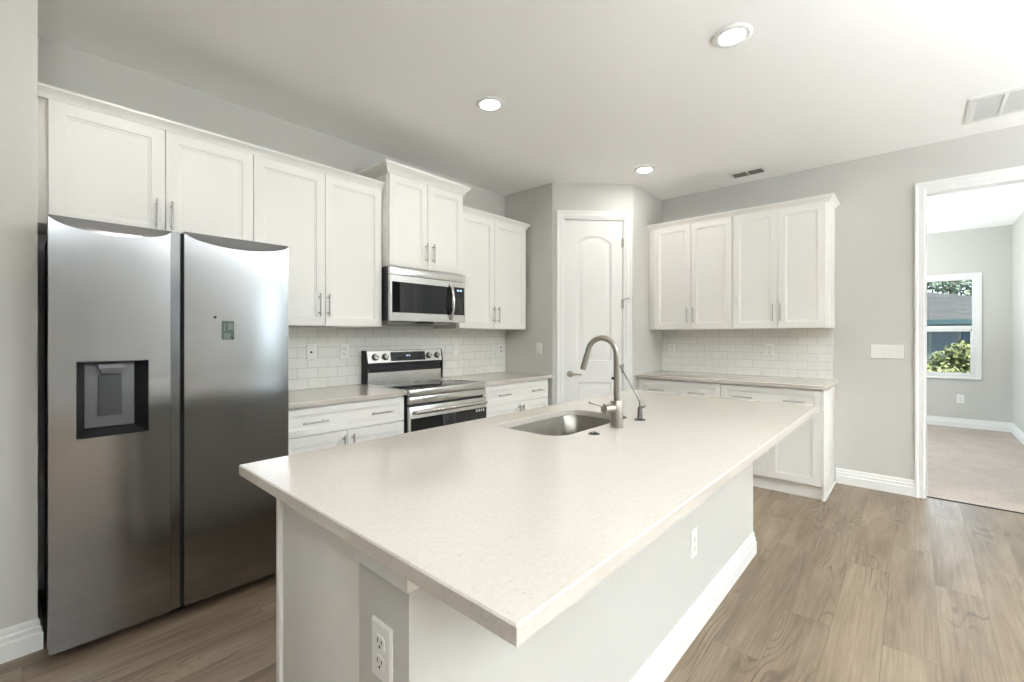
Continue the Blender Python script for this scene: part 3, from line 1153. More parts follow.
for i in range(5):
    a = CX0 + .016 + i * ww
    m = MB()
    shaker(m, -(a + ww - .002) - OFF.x, -(a + .002) - OFF.x, .112, CT - .044, -(CY0 - KY1))
    for v in m.bm.verts:
        v.co.x, v.co.y = -v.co.x, -v.co.y
    do = m.build('door', M['cab'], isl)
    m = MB()
    hx = a + (.035 if i % 2 else ww - .035) + OFF.x
    yy = CY0 - KY1
    m.cyl((hx, yy + .03, .64), (hx, yy + .03, .795), .0058, 12, bev=.001)
    for z in (.664, .771):
        m.cyl((hx, yy, z), (hx, yy + .03, z), .0048, 10)
    m.build('handle', M['pull'], do)

# sink cut-out and countertop
SKX0, SKX1, SKY0, SKY1 = -3.492, -2.880, -1.955, -2.318


def rrect(x0, x1, y0, y1, r, n=7):
    """counter-clockwise rounded rectangle"""
    pts = []
    for cx, cy, a0 in ((x1 - r, y1 - r, 0), (x0 + r, y1 - r, 90), (x0 + r, y0 + r, 180), (x1 - r, y0 + r, 270)):
        for i in range(n + 1):
            a = math.radians(a0 + 90 * i / n)
            pts.append((cx + r * math.cos(a), cy + r * math.sin(a)))
    return pts


slab('island_countertop', 'long cream quartz island countertop with brown flecks and a sink cut-out',
     [(IX0, IY1), (IX1, IY1), (IX1, IY0), (IX0, IY0)], holes=[rrect(SKX0, SKX1, SKY1, SKY0, .085)])

cxs, cys = (SKX0 + SKX1) / 2, (SKY0 + SKY1) / 2
sk = thing('kitchen_sink', 'stainless undermount sink bowl set in the island countertop', 'sink', (cxs, cys, CT - .24))
m = MB()
hw, hd = (SKX1 - SKX0) / 2, (SKY0 - SKY1) / 2
rings = []
for ex, z, r in ((.030, .2085, .10), (.004, .2085, .088), (.002, .2065, .086), (-.003, .06, .082), (-.008, .03, .08), (-.022, .010, .075), (-.05, .003, .06)):
    rings.append([(x, y, z) for x, y in rrect(-hw - ex, hw + ex, -hd - ex, hd + ex, r)])
m.loops(rings, cap0=False, cap1=True)
bowl = m.build('bowl', M['sinksteel'], sk, smooth=60)
m = MB()
m.lathe([(0.0, .0035), (.030, .0035), (.034, .006), (.042, .006), (.045, .0032)], (0, -.03, 0), (0, 0, 1), 28)
m.build('drain', M['chrome'], sk)

# faucet
FX, FY = -3.160, -2.384
fa = thing('kitchen_faucet', 'tall brushed nickel gooseneck faucet behind the sink bowl', 'faucet', (FX, FY, CT))
m = MB()
m.lathe([(0, 0), (.028, 0), (.028, .004), (.0255, .006), (.0255, .112), (.024, .1145), (0, .1145)], seg=32)
m.build('base', M['nickel'], fa)
m = MB()
pts = [(0, 0, .112), (0, 0, .20), (0, 0, .30)]
R_ = .072
zc = .312
for i in range(0, 17):
    a = math.radians(180 * i / 16 * 0.90)
    pts.append((0, R_ - R_ * math.cos(a), zc + R_ * math.sin(a)))
e = Vector(pts[-1])
a = math.radians(162)
d = Vector((0, math.sin(a), math.cos(a)))
pts.append(tuple(e + d * .03))
m.tube(pts, .0125, 18)
m.build('neck', M['nickel'], fa, smooth=60)
e2 = Vector(pts[-1])
m = MB()
m.cyl(e2, e2 + d * .068, .0132, 18, r1=.0140)
m.build('spray_head', M['nickel'], fa)
m = MB()
m.cyl((-.020, 0.006, .082), (-.070, .022, .084), .0215, 22, bev=.002)
m.build('valve', M['nickel'], fa)
m = MB()
m.tube([(-.058, .022, .092), (-.085, .045, .103), (-.112, .066, .113)], .0058, 12)
m.build('lever', M['nickel'], fa)
m = MB()
m.cyl((-.010, .006, .211), (-.019, .012, .211), .0058, 14, bev=.001)
m.build('button', M['black'], fa)

# slim side tap
tx, ty = -2.943, -2.386
tp = thing('drinking_water_tap', 'small chrome tap with a thin bent spout, right of the faucet', 'tap', (tx, ty, CT))
m = MB()
m.lathe([(0, 0), (.027, 0), (.027, .003), (.022, .006), (.012, .007), (.0105, .055), (.009, .062), (0, .062)], seg=24)
m.build('base', M['chrome'], tp)
m = MB()
m.tube([(0, 0, .058), (.001, .003, .085), (.002, .012, .105), (.0, .03, .135), (.0, .064, .187), (.0, .105, .250)], .0036, 10)
m.build('spout', M['chrome'], tp)
m = MB()
m.cyl((0, 0, .056), (.006, -.012, .060), .0065, 12)
m.tube([(.006, -.012, .060), (.012, -.022, .066)], .0045, 10)
m.build('lever', M['chrome'], tp)
ds = thing('disposal_button', 'round flat chrome disposal switch in the countertop left of the faucet', 'switch', (-3.344, -2.385, CT))
m = MB()
m.lathe([(0, 0), (.023, 0), (.023, .003), (.020, .005), (.014, .005), (.0135, .0042), (0, .0042)], seg=28)
m.build('collar', M['chrome'], ds)
m = MB()
m.lathe([(0, .0042), (.0115, .0042), (.0115, .008), (.010, .009), (0, .009)], seg=24)
m.build('button', M['chrome'], ds)

# ------------------------------------------------------------------ refrigerator
FRX0, FRX1 = -4.811, -3.905
fr = thing('refrigerator', 'stainless side-by-side refrigerator with dispenser in its left door', 'refrigerator', (FRX0, 0, 0))
W = FRX1 - FRX0
YD = -.812            # door face at its edges
BUL = .005            # how far the faces bow out
MB().box((.012, -.70, .03), (W - .012, -.06, 1.765), .006).build('body', M['black'], fr)
m = MB()
m.box((.02, -.73, .004), (W - .02, -.66, .045), .004)
for i in range(26):
    m.box((.05 + i * .031, -.7325, .012), (.066 + i * .031, -.7295, .036))
m.build('base_grille', M['black'], fr)
for x in (.06, W - .06):
    m = MB()
    m.box((x - .05, -.78, 1.765), (x + .05, -.62, 1.785), .006)
    m.build('hinge_cover', M['darkgray'], fr)


def fridge_door(x0, x1, z0, z1, hole=None, skew=0.5):
    """bowed front with a scooped top edge and an optional rectangular opening"""
    m = MB()
    N = 22
    xs = [x0 + (x1 - x0) * i / N for i in range(N + 1)]
    if hole:
        xs = sorted(set([x for x in xs if min(abs(x - hole[0]), abs(x - hole[1])) > .006] + [hole[0], hole[1]]))

    def t_(x):
        return (x - x0) / (x1 - x0)

    def yf(x):
        t = t_(x)
        return YD - BUL * (1 - (2 * t - 1) ** 2)

    def drop(x):
        t = t_(x)
        return .046 * max(0, 1 - (2 * t - 1) ** 2) ** 0.7

    zs = [z0 + .006, z0 + .3] + ([hole[2], hole[3]] if hole else [1.0]) + [1.45, 1.6]
    zs = sorted(zs)

    def P(x, z):
        return (x, yf(x), z)
    top = [(x, yf(x), z1 - .010 - drop(x)) for x in xs]
    cols = [[P(x, z) for z in zs] + [top[i]] for i, x in enumerate(xs)]
    vs = [[m.bm.verts.new(p) for p in c] for c in cols]
    for i in range(len(xs) - 1):
        for j in range(len(zs)):
            if hole and xs[i] >= hole[0] - 1e-6 and xs[i + 1] <= hole[1] + 1e-6 and zs[j] >= hole[2] - 1e-6 and (zs + [9])[j + 1] <= hole[3] + 1e-6:
                continue
            m.bm.faces.new((vs[i][j], vs[i + 1][j], vs[i + 1][j + 1], vs[i][j + 1]))
    # scooped top, flat top, back, sides, bottom
    n = len(xs)
    ry = m.ring([(x, YD + .012 + .0 * x, z1) for x in xs])
    rb = m.ring([(x, -.735, z1) for x in xs])
    rbb = m.ring([(x, -.735, z0) for x in xs])
    rf = m.ring([(x, yf(x) + .006, z0) for x in xs])
    # two-step scoop
    mid = m.ring([(x, yf(x) + (.008 if 0 < i < n - 1 else .004), z1 - .003 - drop(x) * .86) for i, x in enumerate(xs)])
    rows = [[v[-1] for v in vs], mid, ry, rb, rbb, rf, [v[0] for v in vs]]
    for a, b in zip(rows, rows[1:]):
        m.bridge(a, b, closed=False)
    for k in (0, -1):
        side = [v for v in vs[k]] + [r[k] for r in rows[1:-1]]
        m.cap(side)
    return m, yf


HO = (.079, .309, .886, 1.201)
m, yfl = fridge_door(0, .388, .045, 1.788, HO)
ld = m.build('door', M['steel'], fr, smooth=14)
m, yfr = fridge_door(.440, W, .045, 1.796)
rd = m.build('door', M['steel'], fr, smooth=14)
for dd, xa, xb, sgn in ((ld, .389, .428, 1), (rd, .430, .440, -1)):
    # recessed grip beside the gap, a concave strip
    m = MB()
    n = 8
    prof = []
    for i in range(n + 1):
        t = i / n
        x = xa + (xb - xa) * t
        dep = .002 + .012 * t if sgn > 0 else .03 - .015 * t
        prof.append((x, YD + dep))
    prof += [(xb, -.737), (xa, -.737)]
    m.prism(prof, lambda p: (p[0], p[1], .048), lambda p: (p[0], p[1], 1.786))
    m.build('grip', M['steel'] if sgn > 0 else M['darkgray'], dd, smooth=40)

# dispenser recess
x0, x1, z0, z1 = HO
dp = MB()
YB = -.745


def q4(a, b, c, d):
    dp.bm.faces.new([dp.bm.verts.new(p) for p in (a, b, c, d)])


ya, yb_ = yfl(x0), yfl(x1)
bx0, bx1, bz0, bz1 = x0 + .030, x1 - .040, z0 + .028, z1 - .008
q4((x0, ya, z0), (x0, ya, z1), (bx0, YB, bz1), (bx0, YB, bz0))
q4((x1, yb_, z0), (bx1, YB, bz0), (bx1, YB, bz1), (x1, yb_, z1))
q4((x0, ya, z1), (x1, yb_, z1), (bx1, YB, bz1), (bx0, YB, bz1))
q4((x0, ya, z0), (bx0, YB, bz0), (bx1, YB, bz0), (x1, yb_, z0))
disp = dp.build('dispenser', M['black'], ld, smooth=0)
m = MB()
m.box((bx0 - .002, YB - .002, bz0 + .004), (bx1 + .001, YB + .006, bz1), .001)
m.build('dispenser_back', M['backpl'], ld)
m = MB()
xm = (bx0 + bx1) / 2
m.loops([[(xm - .042, YB - .003, z1 - .014), (xm + .042, YB - .003, z1 - .014), (xm + .042, YB - .05, z1 - .014), (xm - .042, YB - .05, z1 - .014)],
         [(xm - .042, YB - .003, z1 - .030), (xm + .042, YB - .003, z1 - .030), (xm + .042, YB - .052, z1 - .030), (xm - .042, YB - .052, z1 - .030)],
         [(xm - .030, YB - .003, z1 - .052), (xm + .030, YB - .003, z1 - .052), (xm + .030, YB - .044, z1 - .052), (xm - .030, YB - .044, z1 - .052)]])
m.build('dispenser_nozzle', M['nozzle'], ld, smooth=20)
m = MB()
m.loops([[(xm - .038, YB - .003, z1 - .062), (xm + .036, YB - .003, z1 - .062), (xm + .036, YB - .012, z1 - .062), (xm - .038, YB - .012, z1 - .062)],
         [(xm - .038, YB - .003, z0 + .082), (xm + .036, YB - .003, z0 + .082), (xm + .036, YB - .028, z0 + .082), (xm - .038, YB - .028, z0 + .082)]])
m.build('dispenser_paddle', M['black'], ld)
# sticker and stud on the right door
sx, sz = .5905, 1.289


def on_door(xa, xb, za, zb, lift):
    mm = MB()
    mm.loops([[(xa, yfr(xa) - lift, za), (xb, yfr(xb) - lift, za), (xb, yfr(xb) - lift, zb), (xa, yfr(xa) - lift, zb)],
              [(xa, yfr(xa) + .001, za), (xb, yfr(xb) + .001, za), (xb, yfr(xb) + .001, zb), (xa, yfr(xa) + .001, zb)]])
    return mm


st = on_door(sx, sx + .053, sz, sz + .092, .0012).build('sticker', M['stick_g'], rd)
st['label'] = 'small grey-green sticker on the door'
m = on_door(sx + .007, sx + .037, sz + .004, sz + .032, .0016)
for xx, zz, ww_, hh in ((.026, .050, .022, .030), (.008, .040, .006, .040)):
    n2 = on_door(sx + xx, sx + xx + ww_, sz + zz, sz + zz + hh, .0016)
    tmp = bpy.data.meshes.new('tmp')
    n2.bm.to_mesh(tmp)
    m.bm.from_mesh(tmp)
    bpy.data.meshes.remove(tmp)
m.build('sticker_print', M['stick_w'], rd)
m = on_door(sx + .039, sx + .052, sz + .003, sz + .016, .0016)
m.build('sticker_mark', M['stick_d'], rd)
m = MB()
xd = .562
m.lathe([(0, 0), (.006, 0), (.006, .003), (0, .004)], (xd, yfr(xd), 1.398), (0, -1, 0), 14)
m.build('stud', M['black'], rd)

# ------------------------------------------------------------------ range
RX, RW = -3.020, 0.766
rg = thing('range', 'stainless electric range with black oven window and rear control panel', 'range', (RX, 0, 0))
YR = -.655
m = MB()
m.box((.002, YR + .02, .02), (RW - .002, -.012, .895), .003)
m.build('body', M['black'], rg)
m = MB()
m.box((.0, YR + .01, .893), (RW, -.085, .917), .004)
m.build('cooktop', M['blackglass'], rg)
m = MB()
m.box((-.001, YR - .012, .868), (RW + .001, YR + .025, .9185), .006)
m.box((-.001, YR, .905), (.012, -.085, .9185), .003)
m.box((RW - .012, YR, .905), (RW + .001, -.085, .9185), .003)
m.build('cooktop_rim', M['steel_lt'], rg)
m = MB()
for cx, cy, r in ((.20, -.50, .10), (.57, -.50, .115), (.20, -.23, .075), (.57, -.23, .085), (.385, -.22, .05)):
    for rr in (r, r * .62):
        m.lathe([(rr - .0015, .9172), (rr + .0015, .9172), (rr + .0015, .9175), (rr - .0015, .9175), (rr - .0015, .9172)], (cx, cy, 0), (0, 0, 1), 40, False)
m.build('burner_rings', M['darkgray'], rg)
# rear panel, leaning back
def bgp(x, s, h):
    """x along, s up the sloped face, h out of it"""
    y0, zz = -.092, 1.045
    dx, dz = .022, .135
    ln = math.hypot(dx, dz)
    return (x, y0 + dx * s / ln - h * dz / ln, zz + dz * s / ln - h * dx / ln * -1)


m = MB()
prof = [(-.086, .917), (-.086, 1.008), (-.078, 1.010), (-.078, 1.045), (-.012, 1.045), (-.012, .917)]
m.prism(prof, lambda p: (.012, p[0], p[1]), lambda p: (RW - .012, p[0], p[1]))
m.build('backguard_lower', M['steel_lt'], rg)
m = MB()
prof = [(-.070, 1.004), (-.090, 1.008), (-.090, 1.018), (-.080, 1.022), (-.080, 1.062), (-.096, 1.070), (-.096, 1.085), (-.070, 1.092)]
m.prism(prof, lambda p: (.020, p[0], p[1]), lambda p: (RW - .020, p[0], p[1]))
m.build('vent_slot', M['black'], rg)
m = MB()
prof = [(-.094, 1.086), (-.075, 1.182), (-.070, 1.186), (-.022, 1.186), (-.022, 1.060), (-.06, 1.070)]
m.prism(prof, lambda p: (.006, p[0], p[1]), lambda p: (RW - .006, p[0], p[1]))
cpn = m.build('control_panel', M['steel_lt'], rg)
for xa in (-.004, RW - .006):
    m = MB()
    prof = [(-.092, .92), (-.097, 1.083), (-.075, 1.184), (-.070, 1.187), (-.012, 1.187), (-.012, .92)]
    m.prism(prof, lambda p: (xa, p[0], p[1]), lambda p: (xa + .010, p[0], p[1]))
    m.build('backguard_end', M['black'], rg)
sl = Vector((0, .019, .096)).normalized()
nrm = Vector((0, -sl.z, sl.y))
c0 = Vector((0, -.094, 1.086))
for kx in (.078, .172, .618, .712):
    c = c0 + sl * .048 + Vector((kx, 0, 0))
    m = MB()
    m.lathe([(0, 0), (.029, 0), (.029, .005), (.026, .009), (.0225, .010), (.0215, .024), (0, .024)], c, nrm, 28)
    k = m.build('knob', M['black'], cpn)
    m = MB()
    p = c + nrm * .022
    ax = Vector((1, 0, 0)) * .35 + sl
    ax.normalize()
    m.cyl(p - ax * .019, p + ax * .019, .0075, 12)
    m.lathe([(.0205, .0), (.0215, .024), (.0195, .0255), (.0150, .0255), (.0145, .022)], c, nrm, 28)
    m.build('knob_grip', M['steel_lt'], k)
m = MB()
a, b = .222, .575
q = [(a, .010), (b, .010), (b, .086), (a, .086)]
f = lambda p, h: tuple(c0 + sl * p[1] + nrm * h + Vector((p[0], 0, 0)))
m.prism(q, lambda p: f(p, -.002), lambda p: f(p, .0015))
dpl = m.build('display', M['blackglass'], cpn)
m = MB()
for i, xx in enumerate((.377, .386, .399, .408)):
    q = [(xx, .046), (xx + .0065, .046), (xx + .0065, .059), (xx, .059)]
    m.prism(q, lambda p: f(p, .0012), lambda p: f(p, .002))
m.build('display_digits', M['clock'], dpl)
# front
m = MB()
m.box((.0, YR - .010, .812), (RW, YR + .022, .866), .006)
m.build('front_panel', M['steel_lt'], rg)
m = MB()
m.box((.0, YR - .018, .255), (RW, YR + .018, .797), .006)
od = m.build('oven_door', M['steel_lt'], rg)
m = MB()
m.box((.010, YR - .0215, .27), (RW - .004, YR - .017, .712), .001)
m.build('oven_window', M['blackglass'], od)
m = MB()
m.cyl((.030, YR - .050, .758), (RW - .030, YR - .050, .758), .0145, 18, bev=.003)
for xx in (.050, RW - .050):
    m.box((xx - .012, YR - .048, .746), (xx + .012, YR - .016, .770), .004)
m.build('handle', M['steel_lt'], od)
m = MB()
for xx, w_ in ((.640, .018), (.668, .022), (.700, .012), (.722, .012)):
    m.box((xx, YR - .0222, .684), (xx + w_, YR - .0212, .704))
so = m.build('sticker', M['grate'], od)
so['label'] = 'tiny white care labels on the oven glass'
m = MB()
m.box((.0, YR - .014, .06), (RW, YR + .018, .248), .006)
m.build('storage_drawer', M['steel_lt'], rg)
for xx in (.05, RW - .05):
    for yy in (-.58, -.08):
        MB().cyl((xx, yy, 0), (xx, yy, .025), .018, 14).build('foot', M['black'], rg)

# ------------------------------------------------------------------ microwave
MX, MW_ = -3.032, 0.746
mw = thing('microwave', 'stainless over-the-range microwave hung beneath the raised cabinet', 'microwave', (MX, 0, 1.40))
Z0, Z1 = .022, .429
YM = -.440
MB().box((0, YM + .03, Z0), (MW_, -.012, Z1), .003).build('body', M['black'], mw)
m = MB()
for a, b in ((.03, .33), (.40, .70)):
    m.box((a, YM + .08, .004), (b, -.10, Z0 + .001), .003)
m.build('filter', M['grate'], mw)
m = MB()
m.box((.29, YM + .04, .006), (.44, YM + .085, Z0 + .001), .003)
m.build('cooktop_lamp', M['darkgray'], mw)
m = MB()
m.box((.0, YM - .002, Z1 - .060), (MW_, YM + .032, Z1 - .001), .003)
m.build('top_strip', M['steel_lt'], mw)
m = MB()
xs_ = .606


def frame_front(mb, x0, x1, z0, z1, hx0, hx1, hz0, hz1, y, t):
    mb.face2d([(x0, z0), (x1, z0), (x1, z1), (x0, z1)], [[(hx0, hz0), (hx1, hz0), (hx1, hz1), (hx0, hz1)]], lambda a, b: (a, y, b))
    for q in ([(x0, z0), (x1, z0), (x1, z1), (x0, z1)], [(hx0, hz0), (hx1, hz0), (hx1, hz1), (hx0, hz1)]):
        ra = mb.ring([(a, y, b) for a, b in q])
        rb = mb.ring([(a, y + t, b) for a, b in q])
        mb.bridge(ra, rb)


frame_front(m, 0, xs_, Z0, Z1 - .063, .016, .600, Z0 + .062, Z1 - .112, YM - .002, .03)
md = m.build('door', M['steel_lt'], mw, smooth=0)
m = MB()
m.box((.014, YM + .001, Z0 + .058), (.602, YM + .006, Z1 - .108))
m.build('window', M['mirrorglass'], md)
m = MB()
pts = []
for i in range(15):
    t = i / 14
    z = Z0 + .018 + t * (Z1 - .063 - Z0 - .040)
    pts.append((.583, YM - .010 - .040 * math.sin(PI * t) ** .8, z))
rings = []
for p in pts:
    x, y, z = p
    rings.append([(x - .013, y + .006, z), (x - .011, y, z), (x, y - .005, z), (x + .011, y, z), (x + .013, y + .006, z), (x, y + .009, z)])
m.loops(rings)
m.build('handle', M['steel_lt'], md, smooth=50)
m = MB()
frame_front(m, xs_ + .002, MW_, Z0, Z1 - .063, .620, .736, Z0 + .062, Z1 - .108, YM - .002, .03)
m.build('control_frame', M['steel_lt'], mw, smooth=0)
m = MB()
m.box((.616, YM, Z0 + .058), (.740, YM + .006, Z1 - .104))
kp = m.build('control_panel', M['blackglass'], mw)
m = MB()
for r in range(6):
    for c in range(3):
        m.box((.637 + c * .030, YM - .0012, Z0 + .085 + r * .022), (.652 + c * .030, YM + .001, Z0 + .090 + r * .022))
m.build('key_marks', M['graypl'], kp)
m = MB()
for xx in (.655, .668, .686, .699):
    m.box((xx, YM - .0012, Z1 - .143), (xx + .009, YM + .001, Z1 - .128))
m.build('display_digits', M['clock'], kp)

# ------------------------------------------------------------------ outlets and switches
def fixture(kind, label, loc, rz, gangs=1, group=None, grey=False):
    """wall plate; local face towards -y"""
    nm = {'outlet': 'power_outlet', 'switch': 'light_switch', 'jack': 'wall_jack', 'blank': 'wall_outlet'}[kind]
    t = thing(nm, label, {'outlet': 'outlet', 'switch': 'switch', 'jack': 'outlet', 'blank': 'outlet'}[kind], loc, rz, group)
    w = .072 + (gangs - 1) * .047
    hh = .059
    m = MB()

    def R(i, y):
        return [(-w / 2 + i, y, -hh + i), (w / 2 - i, y, -hh + i), (w / 2 - i, y, hh - i), (-w / 2 + i, y, hh - i)]
    m.loops([R(0, 0), R(0, -.003), R(.004, -.0065)])
    m.build('plate', M['plate'], t)
    if kind == 'outlet':
        for s in (-1, 1):
            m = MB()
            rr = rrect(-.0165, .0165, s * .0205 - .0145, s * .0205 + .0145, .009, 4)
            m.prism(rr, lambda p: (p[0], -.0060, p[1]), lambda p: (p[0], -.0085, p[1]))
            so_ = m.build('socket', M['grate'] if grey else M['plate'], t)
            m = MB()
            zc_ = s * .0205
            m.box((-.0085, -.0088, zc_ - .001), (-.0055, -.0080, zc_ + .009))
            m.box((.0055, -.0088, zc_), (.0085, -.0080, zc_ + .008))
            m.cyl((0, -.0088, zc_ - .0075), (0, -.0080, zc_ - .0075), .0032, 10)
            m.build('slots', M['slot'], so_)
    elif kind == 'switch':
        for g in range(gangs):
            x = (g - (gangs - 1) / 2) * .047
            m = MB()
            m.loops([[(x - .0165, -.006, -.033), (x + .0165, -.006, -.033), (x + .0165, -.006, .033), (x - .0165, -.006, .033)],
                     [(x - .0165, -.0075, -.033), (x + .0165, -.0075, -.033), (x + .0165, -.0105, .033), (x - .0165, -.0105, .033)]])
            m.build('rocker', M['plate'], t)
    elif kind == 'jack':
        m = MB()
        m.cyl((0, -.006, 0), (0, -.010, 0), .008, 14)
        m.build('socket', M['slot'], t)
    else:
        m = MB()
        m.prism(rrect(-.0165, .0165, -.033, .033, .003, 3), lambda p: (p[0], -.006, p[1]), lambda p: (p[0], -.0085, p[1]))
        m.build('socket', M['plate'], t)
    return t


YT = -.0092
fixture('jack', 'white wall plate with one round dark jack, next to the refrigerator', (-3.430, YT, 1.186), 0)
fixture('outlet', 'white duplex outlet on the tile just left of the range', (-3.170, YT, 1.184), 0)
fixture('blank', 'plain white outlet on the tile just right of the range', (-2.021, YT, 1.176), 0)
fixture('outlet', 'white outlet with grey sockets near the tile end beside the pantry wall', (-1.381, YT, 1.160), 0, grey=True)
fixture('switch', 'single white light switch on the beige pantry side wall', (PA.x, -.477, 1.175), -PI / 2)
fixture('outlet', 'white outlet on the right-hand tile, in the corner by the pantry', (YT, -1.342, 1.160), -PI / 2)
fixture('outlet', 'white outlet on the right-hand tile, below the cabinet handles', (YT, -2.301, 1.168), -PI / 2)
fixture('switch', 'wide four-rocker white light switch on the wall left of the doorway', (0, -3.170, 1.174), -PI / 2, gangs=4)
fixture('outlet', 'white outlet low on the bedroom wall beneath the window', (BX, -3.833, .408), -PI / 2)
fixture('outlet', 'white duplex outlet on the grey end wall of the island', (KX0, -2.530, .662), -PI / 2)
fixture('outlet', 'white outlet on the long side of the island beneath the overhang', (-2.912, KY1, .398), 0)

# ------------------------------------------------------------------ ceiling fittings
def downlight(label, x, y, lens='lens'):
    t = thing('recessed_downlight', label, 'ceiling light', (x, y, ZC), 0, 'round recessed ceiling lights')
    m = MB()
    m.lathe([(.093, 0), (.094, -.004), (.088, -.010), (.070, -.013), (.062, -.010), (.060, -.004), (.060, 0)], seg=40, caps=False)
    m.build('trim_ring', M['trim'], t, smooth=50)
    m = MB()
    m.lathe([(0, -.003), (.060, -.003), (.0615, -.007), (0, -.0085)], seg=36)
    m.build('lens', M[lens], t)
    return t


downlight('round recessed ceiling light directly over the island, largest of those in view', -2.445, -2.648, 'lens_low')
downlight('round recessed ceiling light in front of the range wall cabinets', -2.797, -1.254)
downlight('smallest round recessed ceiling light, near the pantry door', -1.015, -1.492)
# extra downlight, out of view, added to brighten the aisle
downlight('added unseen ceiling light that brightens the refrigerator aisle', -4.40, -1.254)

t = thing('supply_vent', 'small dark-slotted air vent in the ceiling above the right-hand cabinets', 'vent', (-.290, -2.178, ZC), 0)
m = MB()
m.sweep([(-.060, -.130), (.060, -.130), (.060, .130), (-.060, .130)], [(-.028, 0), (-.028, -.004), (0, -.010), (.004, -.008), (.004, 0)], XYZ, closed=True)
m.box((-.060, -.008, -.009), (.060, .008, -.001))
m.build('frame', M['trim'], t)
MB().box((-.060, -.130, -.002), (.060, .130, -.0005)).build('duct', M['ventdark'], t)
m = MB()
for i in range(3):
    x = -.038 + i * .036
    m.loops([[(x, -.130, -.002), (x + .003, -.130, -.002), (x + .003, .130, -.002), (x, .130, -.002)],
             [(x + .014, -.130, -.012), (x + .017, -.130, -.012), (x + .017, .130, -.012), (x + .014, .130, -.012)]])
m.build('louvers', M['ventlouver'], t)

t = thing('return_air_grille', 'large white return-air grille with grey slats in the ceiling near the doorway', 'vent', (-.525, -4.045, ZC), 0)
hx, hy = .232, .44
m = MB()
ix, iy = hx - .042, hy - .040
m.sweep([(-ix, -iy), (ix, -iy), (ix, iy), (-ix, iy)], [(-.042, 0), (-.042, -.004), (-.034, -.008), (0, -.008), (0, 0)], XYZ, closed=True)
for k in range(1, 6):
    yy = iy - k * 2 * iy / 6
    m.box((-ix, yy - .009, -.008), (ix, yy + .009, -.001))
m.build('frame', M['trim'], t)
MB().box((-ix, -iy, -.002), (ix, iy, -.0005)).build('duct', M['grate'], t)
m = MB()
for i in range(26):
    x = -ix + .008 + i * (2 * ix - .012) / 26
    m.loops([[(x, -iy, -.002), (x + .0015, -iy, -.002), (x + .0015, iy, -.002), (x, iy, -.002)],
             [(x + .007, -iy, -.007), (x + .0085, -iy, -.007), (x + .0085, iy, -.007), (x + .007, iy, -.007)]])
m.build('slats', M['grate'], t)

# ------------------------------------------------------------------ outdoors
GZ = -.35
m = MB()
m.box((4.6, -60, GZ - .1), (90, 60, GZ))
m.box((-40, -60, GZ - .1), (4.6, RY0 - 4.2, GZ))
m.box((-40, .6, GZ - .1), (4.6, 60, GZ))
struct(m.build('lawn', M['lawn']))
m = MB()
m.box((.14, RY0 - 4.2, -.25), (4.6, BY - .13, -.06))
m.box((RX0, RY0 - 4.2, -.25), (.14, RY0 - .16, -.06))
struct(m.build('patio', M['concrete']))

hs = thing('neighbor_house', 'blue-grey house with grey hip roof seen through the bedroom window', 'house', (16, -3.5, GZ))
m = MB()
m.box((0, -4.5, 0), (9, 9, 2.03))
m.build('wall', M['bluewall'], hs)
m = MB()
ez, ov = 2.03, .5


def hip(mb, x0, x1, y0, y1, z0, slope):
    w = (x1 - x0) / 2
    z1 = z0 + slope * w
    b = [(x0, y0, z0), (x1, y0, z0), (x1, y1, z0), (x0, y1, z0)]
    r0, r1 = ((x0 + x1) / 2, y0 + w, z1), ((x0 + x1) / 2, y1 - w, z1)
    V = [mb.bm.verts.new(p) for p in b + [r0, r1]]
    for q in ((0, 1, 4), (1, 2, 5, 4), (2, 3, 5), (3, 0, 4, 5), (3, 2, 1, 0)):
        mb.bm.faces.new([V[i] for i in q])


hip(m, -ov, 9 + ov, -4.5 - ov, 9 + ov, ez + .16, .27)
m.build('roof', M['shingle'], hs, smooth=0)
m = MB()
m.box((-ov - .03, -4.5 - ov, ez + .0), (-ov, 9 + ov, ez + .17))
m.box((-ov, -4.5 - ov, ez - .02), (0, 9 + ov, ez + .0))
m.build('fascia', M['teal'], hs)
m = MB()
for y in (-1.0, ):
    m.box((-.04, y, .75), (.02, y + 1.5, 2.0), .01)
wf = m.build('window', M['extframe'], hs)
m = MB()
m.box((-.05, -.93, .82), (-.03, -.29, 1.93))
m.box((-.05, -.21, .82), (-.03, .43, 1.93))
m.build('pane', M['extwin'], wf)


def leaves(mb, c, rad, n, size, hollow=.6):
    c = Vector(c)
    for _ in range(n):
        while True:
            v = Vector((random.uniform(-1, 1), random.uniform(-1, 1), random.uniform(-1, 1)))
            if hollow < v.length < 1:
                break
        p = c + Vector((v.x * rad[0], v.y * rad[1], v.z * rad[2]))
        nn = (v + Vector((random.uniform(-.8, .8), random.uniform(-.8, .8), random.uniform(-.4, .9)))).normalized()
        a = nn.orthogonal().normalized()
        a = (Matrix.Rotation(random.uniform(0, 2 * PI), 3, nn) @ a)
        b = nn.cross(a)
        s = size * random.uniform(.6, 1.3)
        q = [p - a * s, p - b * s * .45 + nn * s * .08, p + a * s, p + b * s * .45 + nn * s * .08]
        mb.bm.faces.new([mb.bm.verts.new(x) for x in q])


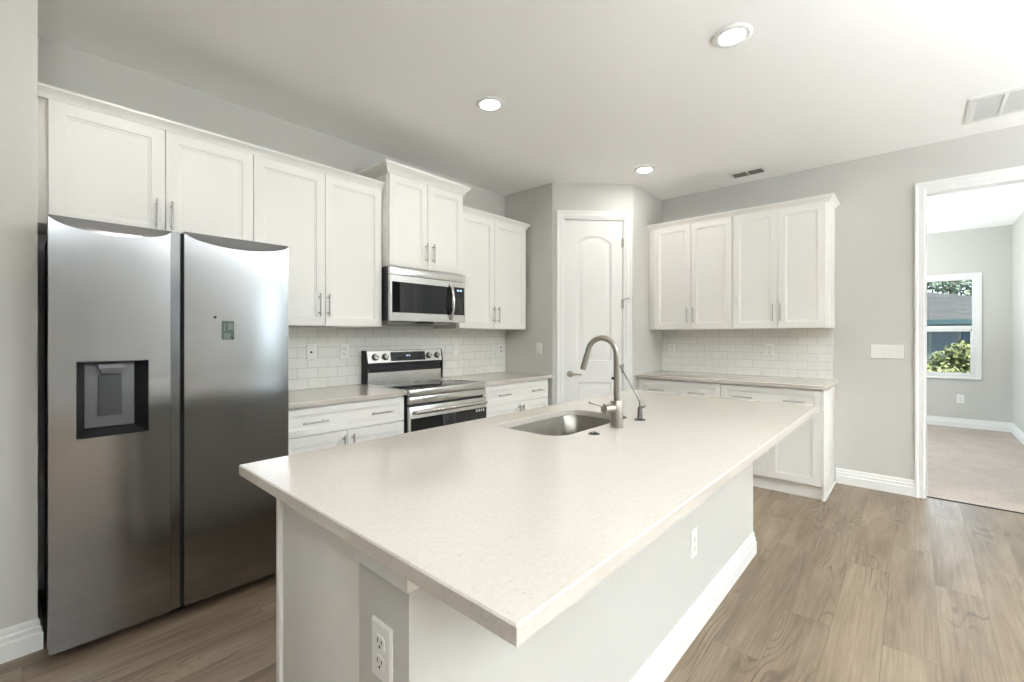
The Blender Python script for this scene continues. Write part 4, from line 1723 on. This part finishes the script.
def shrub(label, x, y, rx, ry, h, n):
    t = thing('bush', label, 'bush', (x, y, GZ), 0)
    m = MB()
    for k in range(6):
        a = 2 * PI * k / 6
        m.tube([(0, 0, 0), (.25 * rx * math.cos(a), .25 * ry * math.sin(a), h * .35), (.5 * rx * math.cos(a), .5 * ry * math.sin(a), h * .7)], .012, 6)
    m.build('stems', M['trunk'], t)
    m = MB()
    leaves(m, (0, 0, h * .52), (rx, ry, h * .5), n, .055, .45)
    for k in range(5):
        leaves(m, (random.uniform(-.5, .5) * rx, random.uniform(-.7, .7) * ry, h * random.uniform(.7, .95)), (.3, .3, .24), n // 8, .05, .1)
    m.build('foliage', M['leaf_bush'], t, weld=False, smooth=0)
    return t


shrub('taller sunlit yellow-green bush outside the bedroom window', 7.7, -4.25, .78, .72, 1.40, 2600)
shrub('lower sunlit bush outside the bedroom window, left of the taller one', 6.15, -3.25, .62, .85, 1.12, 2600)


def tree(label, x, y, h, r, n, group=None):
    t = thing('tree', label, 'tree', (x, y, GZ), 0, group)
    m = MB()
    m.tube([(0, 0, 0), (.1, .05, h * .3), (.05, .15, h * .6), (.1, .1, h * .8)], .2, 10, radii=[.24, .18, .12, .05])
    for k in range(5):
        a = 2 * PI * k / 5 + .4
        m.tube([(.06, .1, h * .45), (.4 * r * math.cos(a), .4 * r * math.sin(a), h * .62), (.7 * r * math.cos(a), .7 * r * math.sin(a), h * .78)], .05, 6, radii=[.09, .06, .02])
    m.build('trunk', M['trunk'], t)
    m = MB()
    for k in range(9):
        a = 2 * PI * k / 9
        leaves(m, (.6 * r * math.cos(a), .6 * r * math.sin(a), h * random.uniform(.6, .95)), (.55 * r, .55 * r, .2 * h), n // 9, .16, .2)
    leaves(m, (0, 0, h * .85), (.6 * r, .6 * r, .22 * h), n // 4, .16, .2)
    m.build('foliage', M['leaf_tree'], t, weld=False, smooth=0)
    return t


GT = 'trees beyond the house'
for i, (x, y, h, r) in enumerate(((31, 1.0, 7.5, 2.6), (33, -5.2, 6.6, 2.7), (31, -11.5, 7.0, 2.6), (38, 9.0, 9, 3.4))):
    tree(['leafy tree rising over the left part of the grey roof', 'leafy tree rising over the middle of the grey roof',
          'leafy tree rising over the right end of the grey roof', 'leafy tree far left over the grey roof'][i], x, y, h, r, 2300, GT)
for i, (x, y, h, r) in enumerate(((8.5, -10.5, 6.5, 2.4), (6.6, -16.0, 5.5, 2.6), (-3.0, -17, 7, 2.8))):
    tree(['garden tree by the patio, reflected in the microwave glass', 'garden tree at the end of the patio', 'garden tree south of the great room'][i],
         x, y, h, r, 1800, 'garden trees')
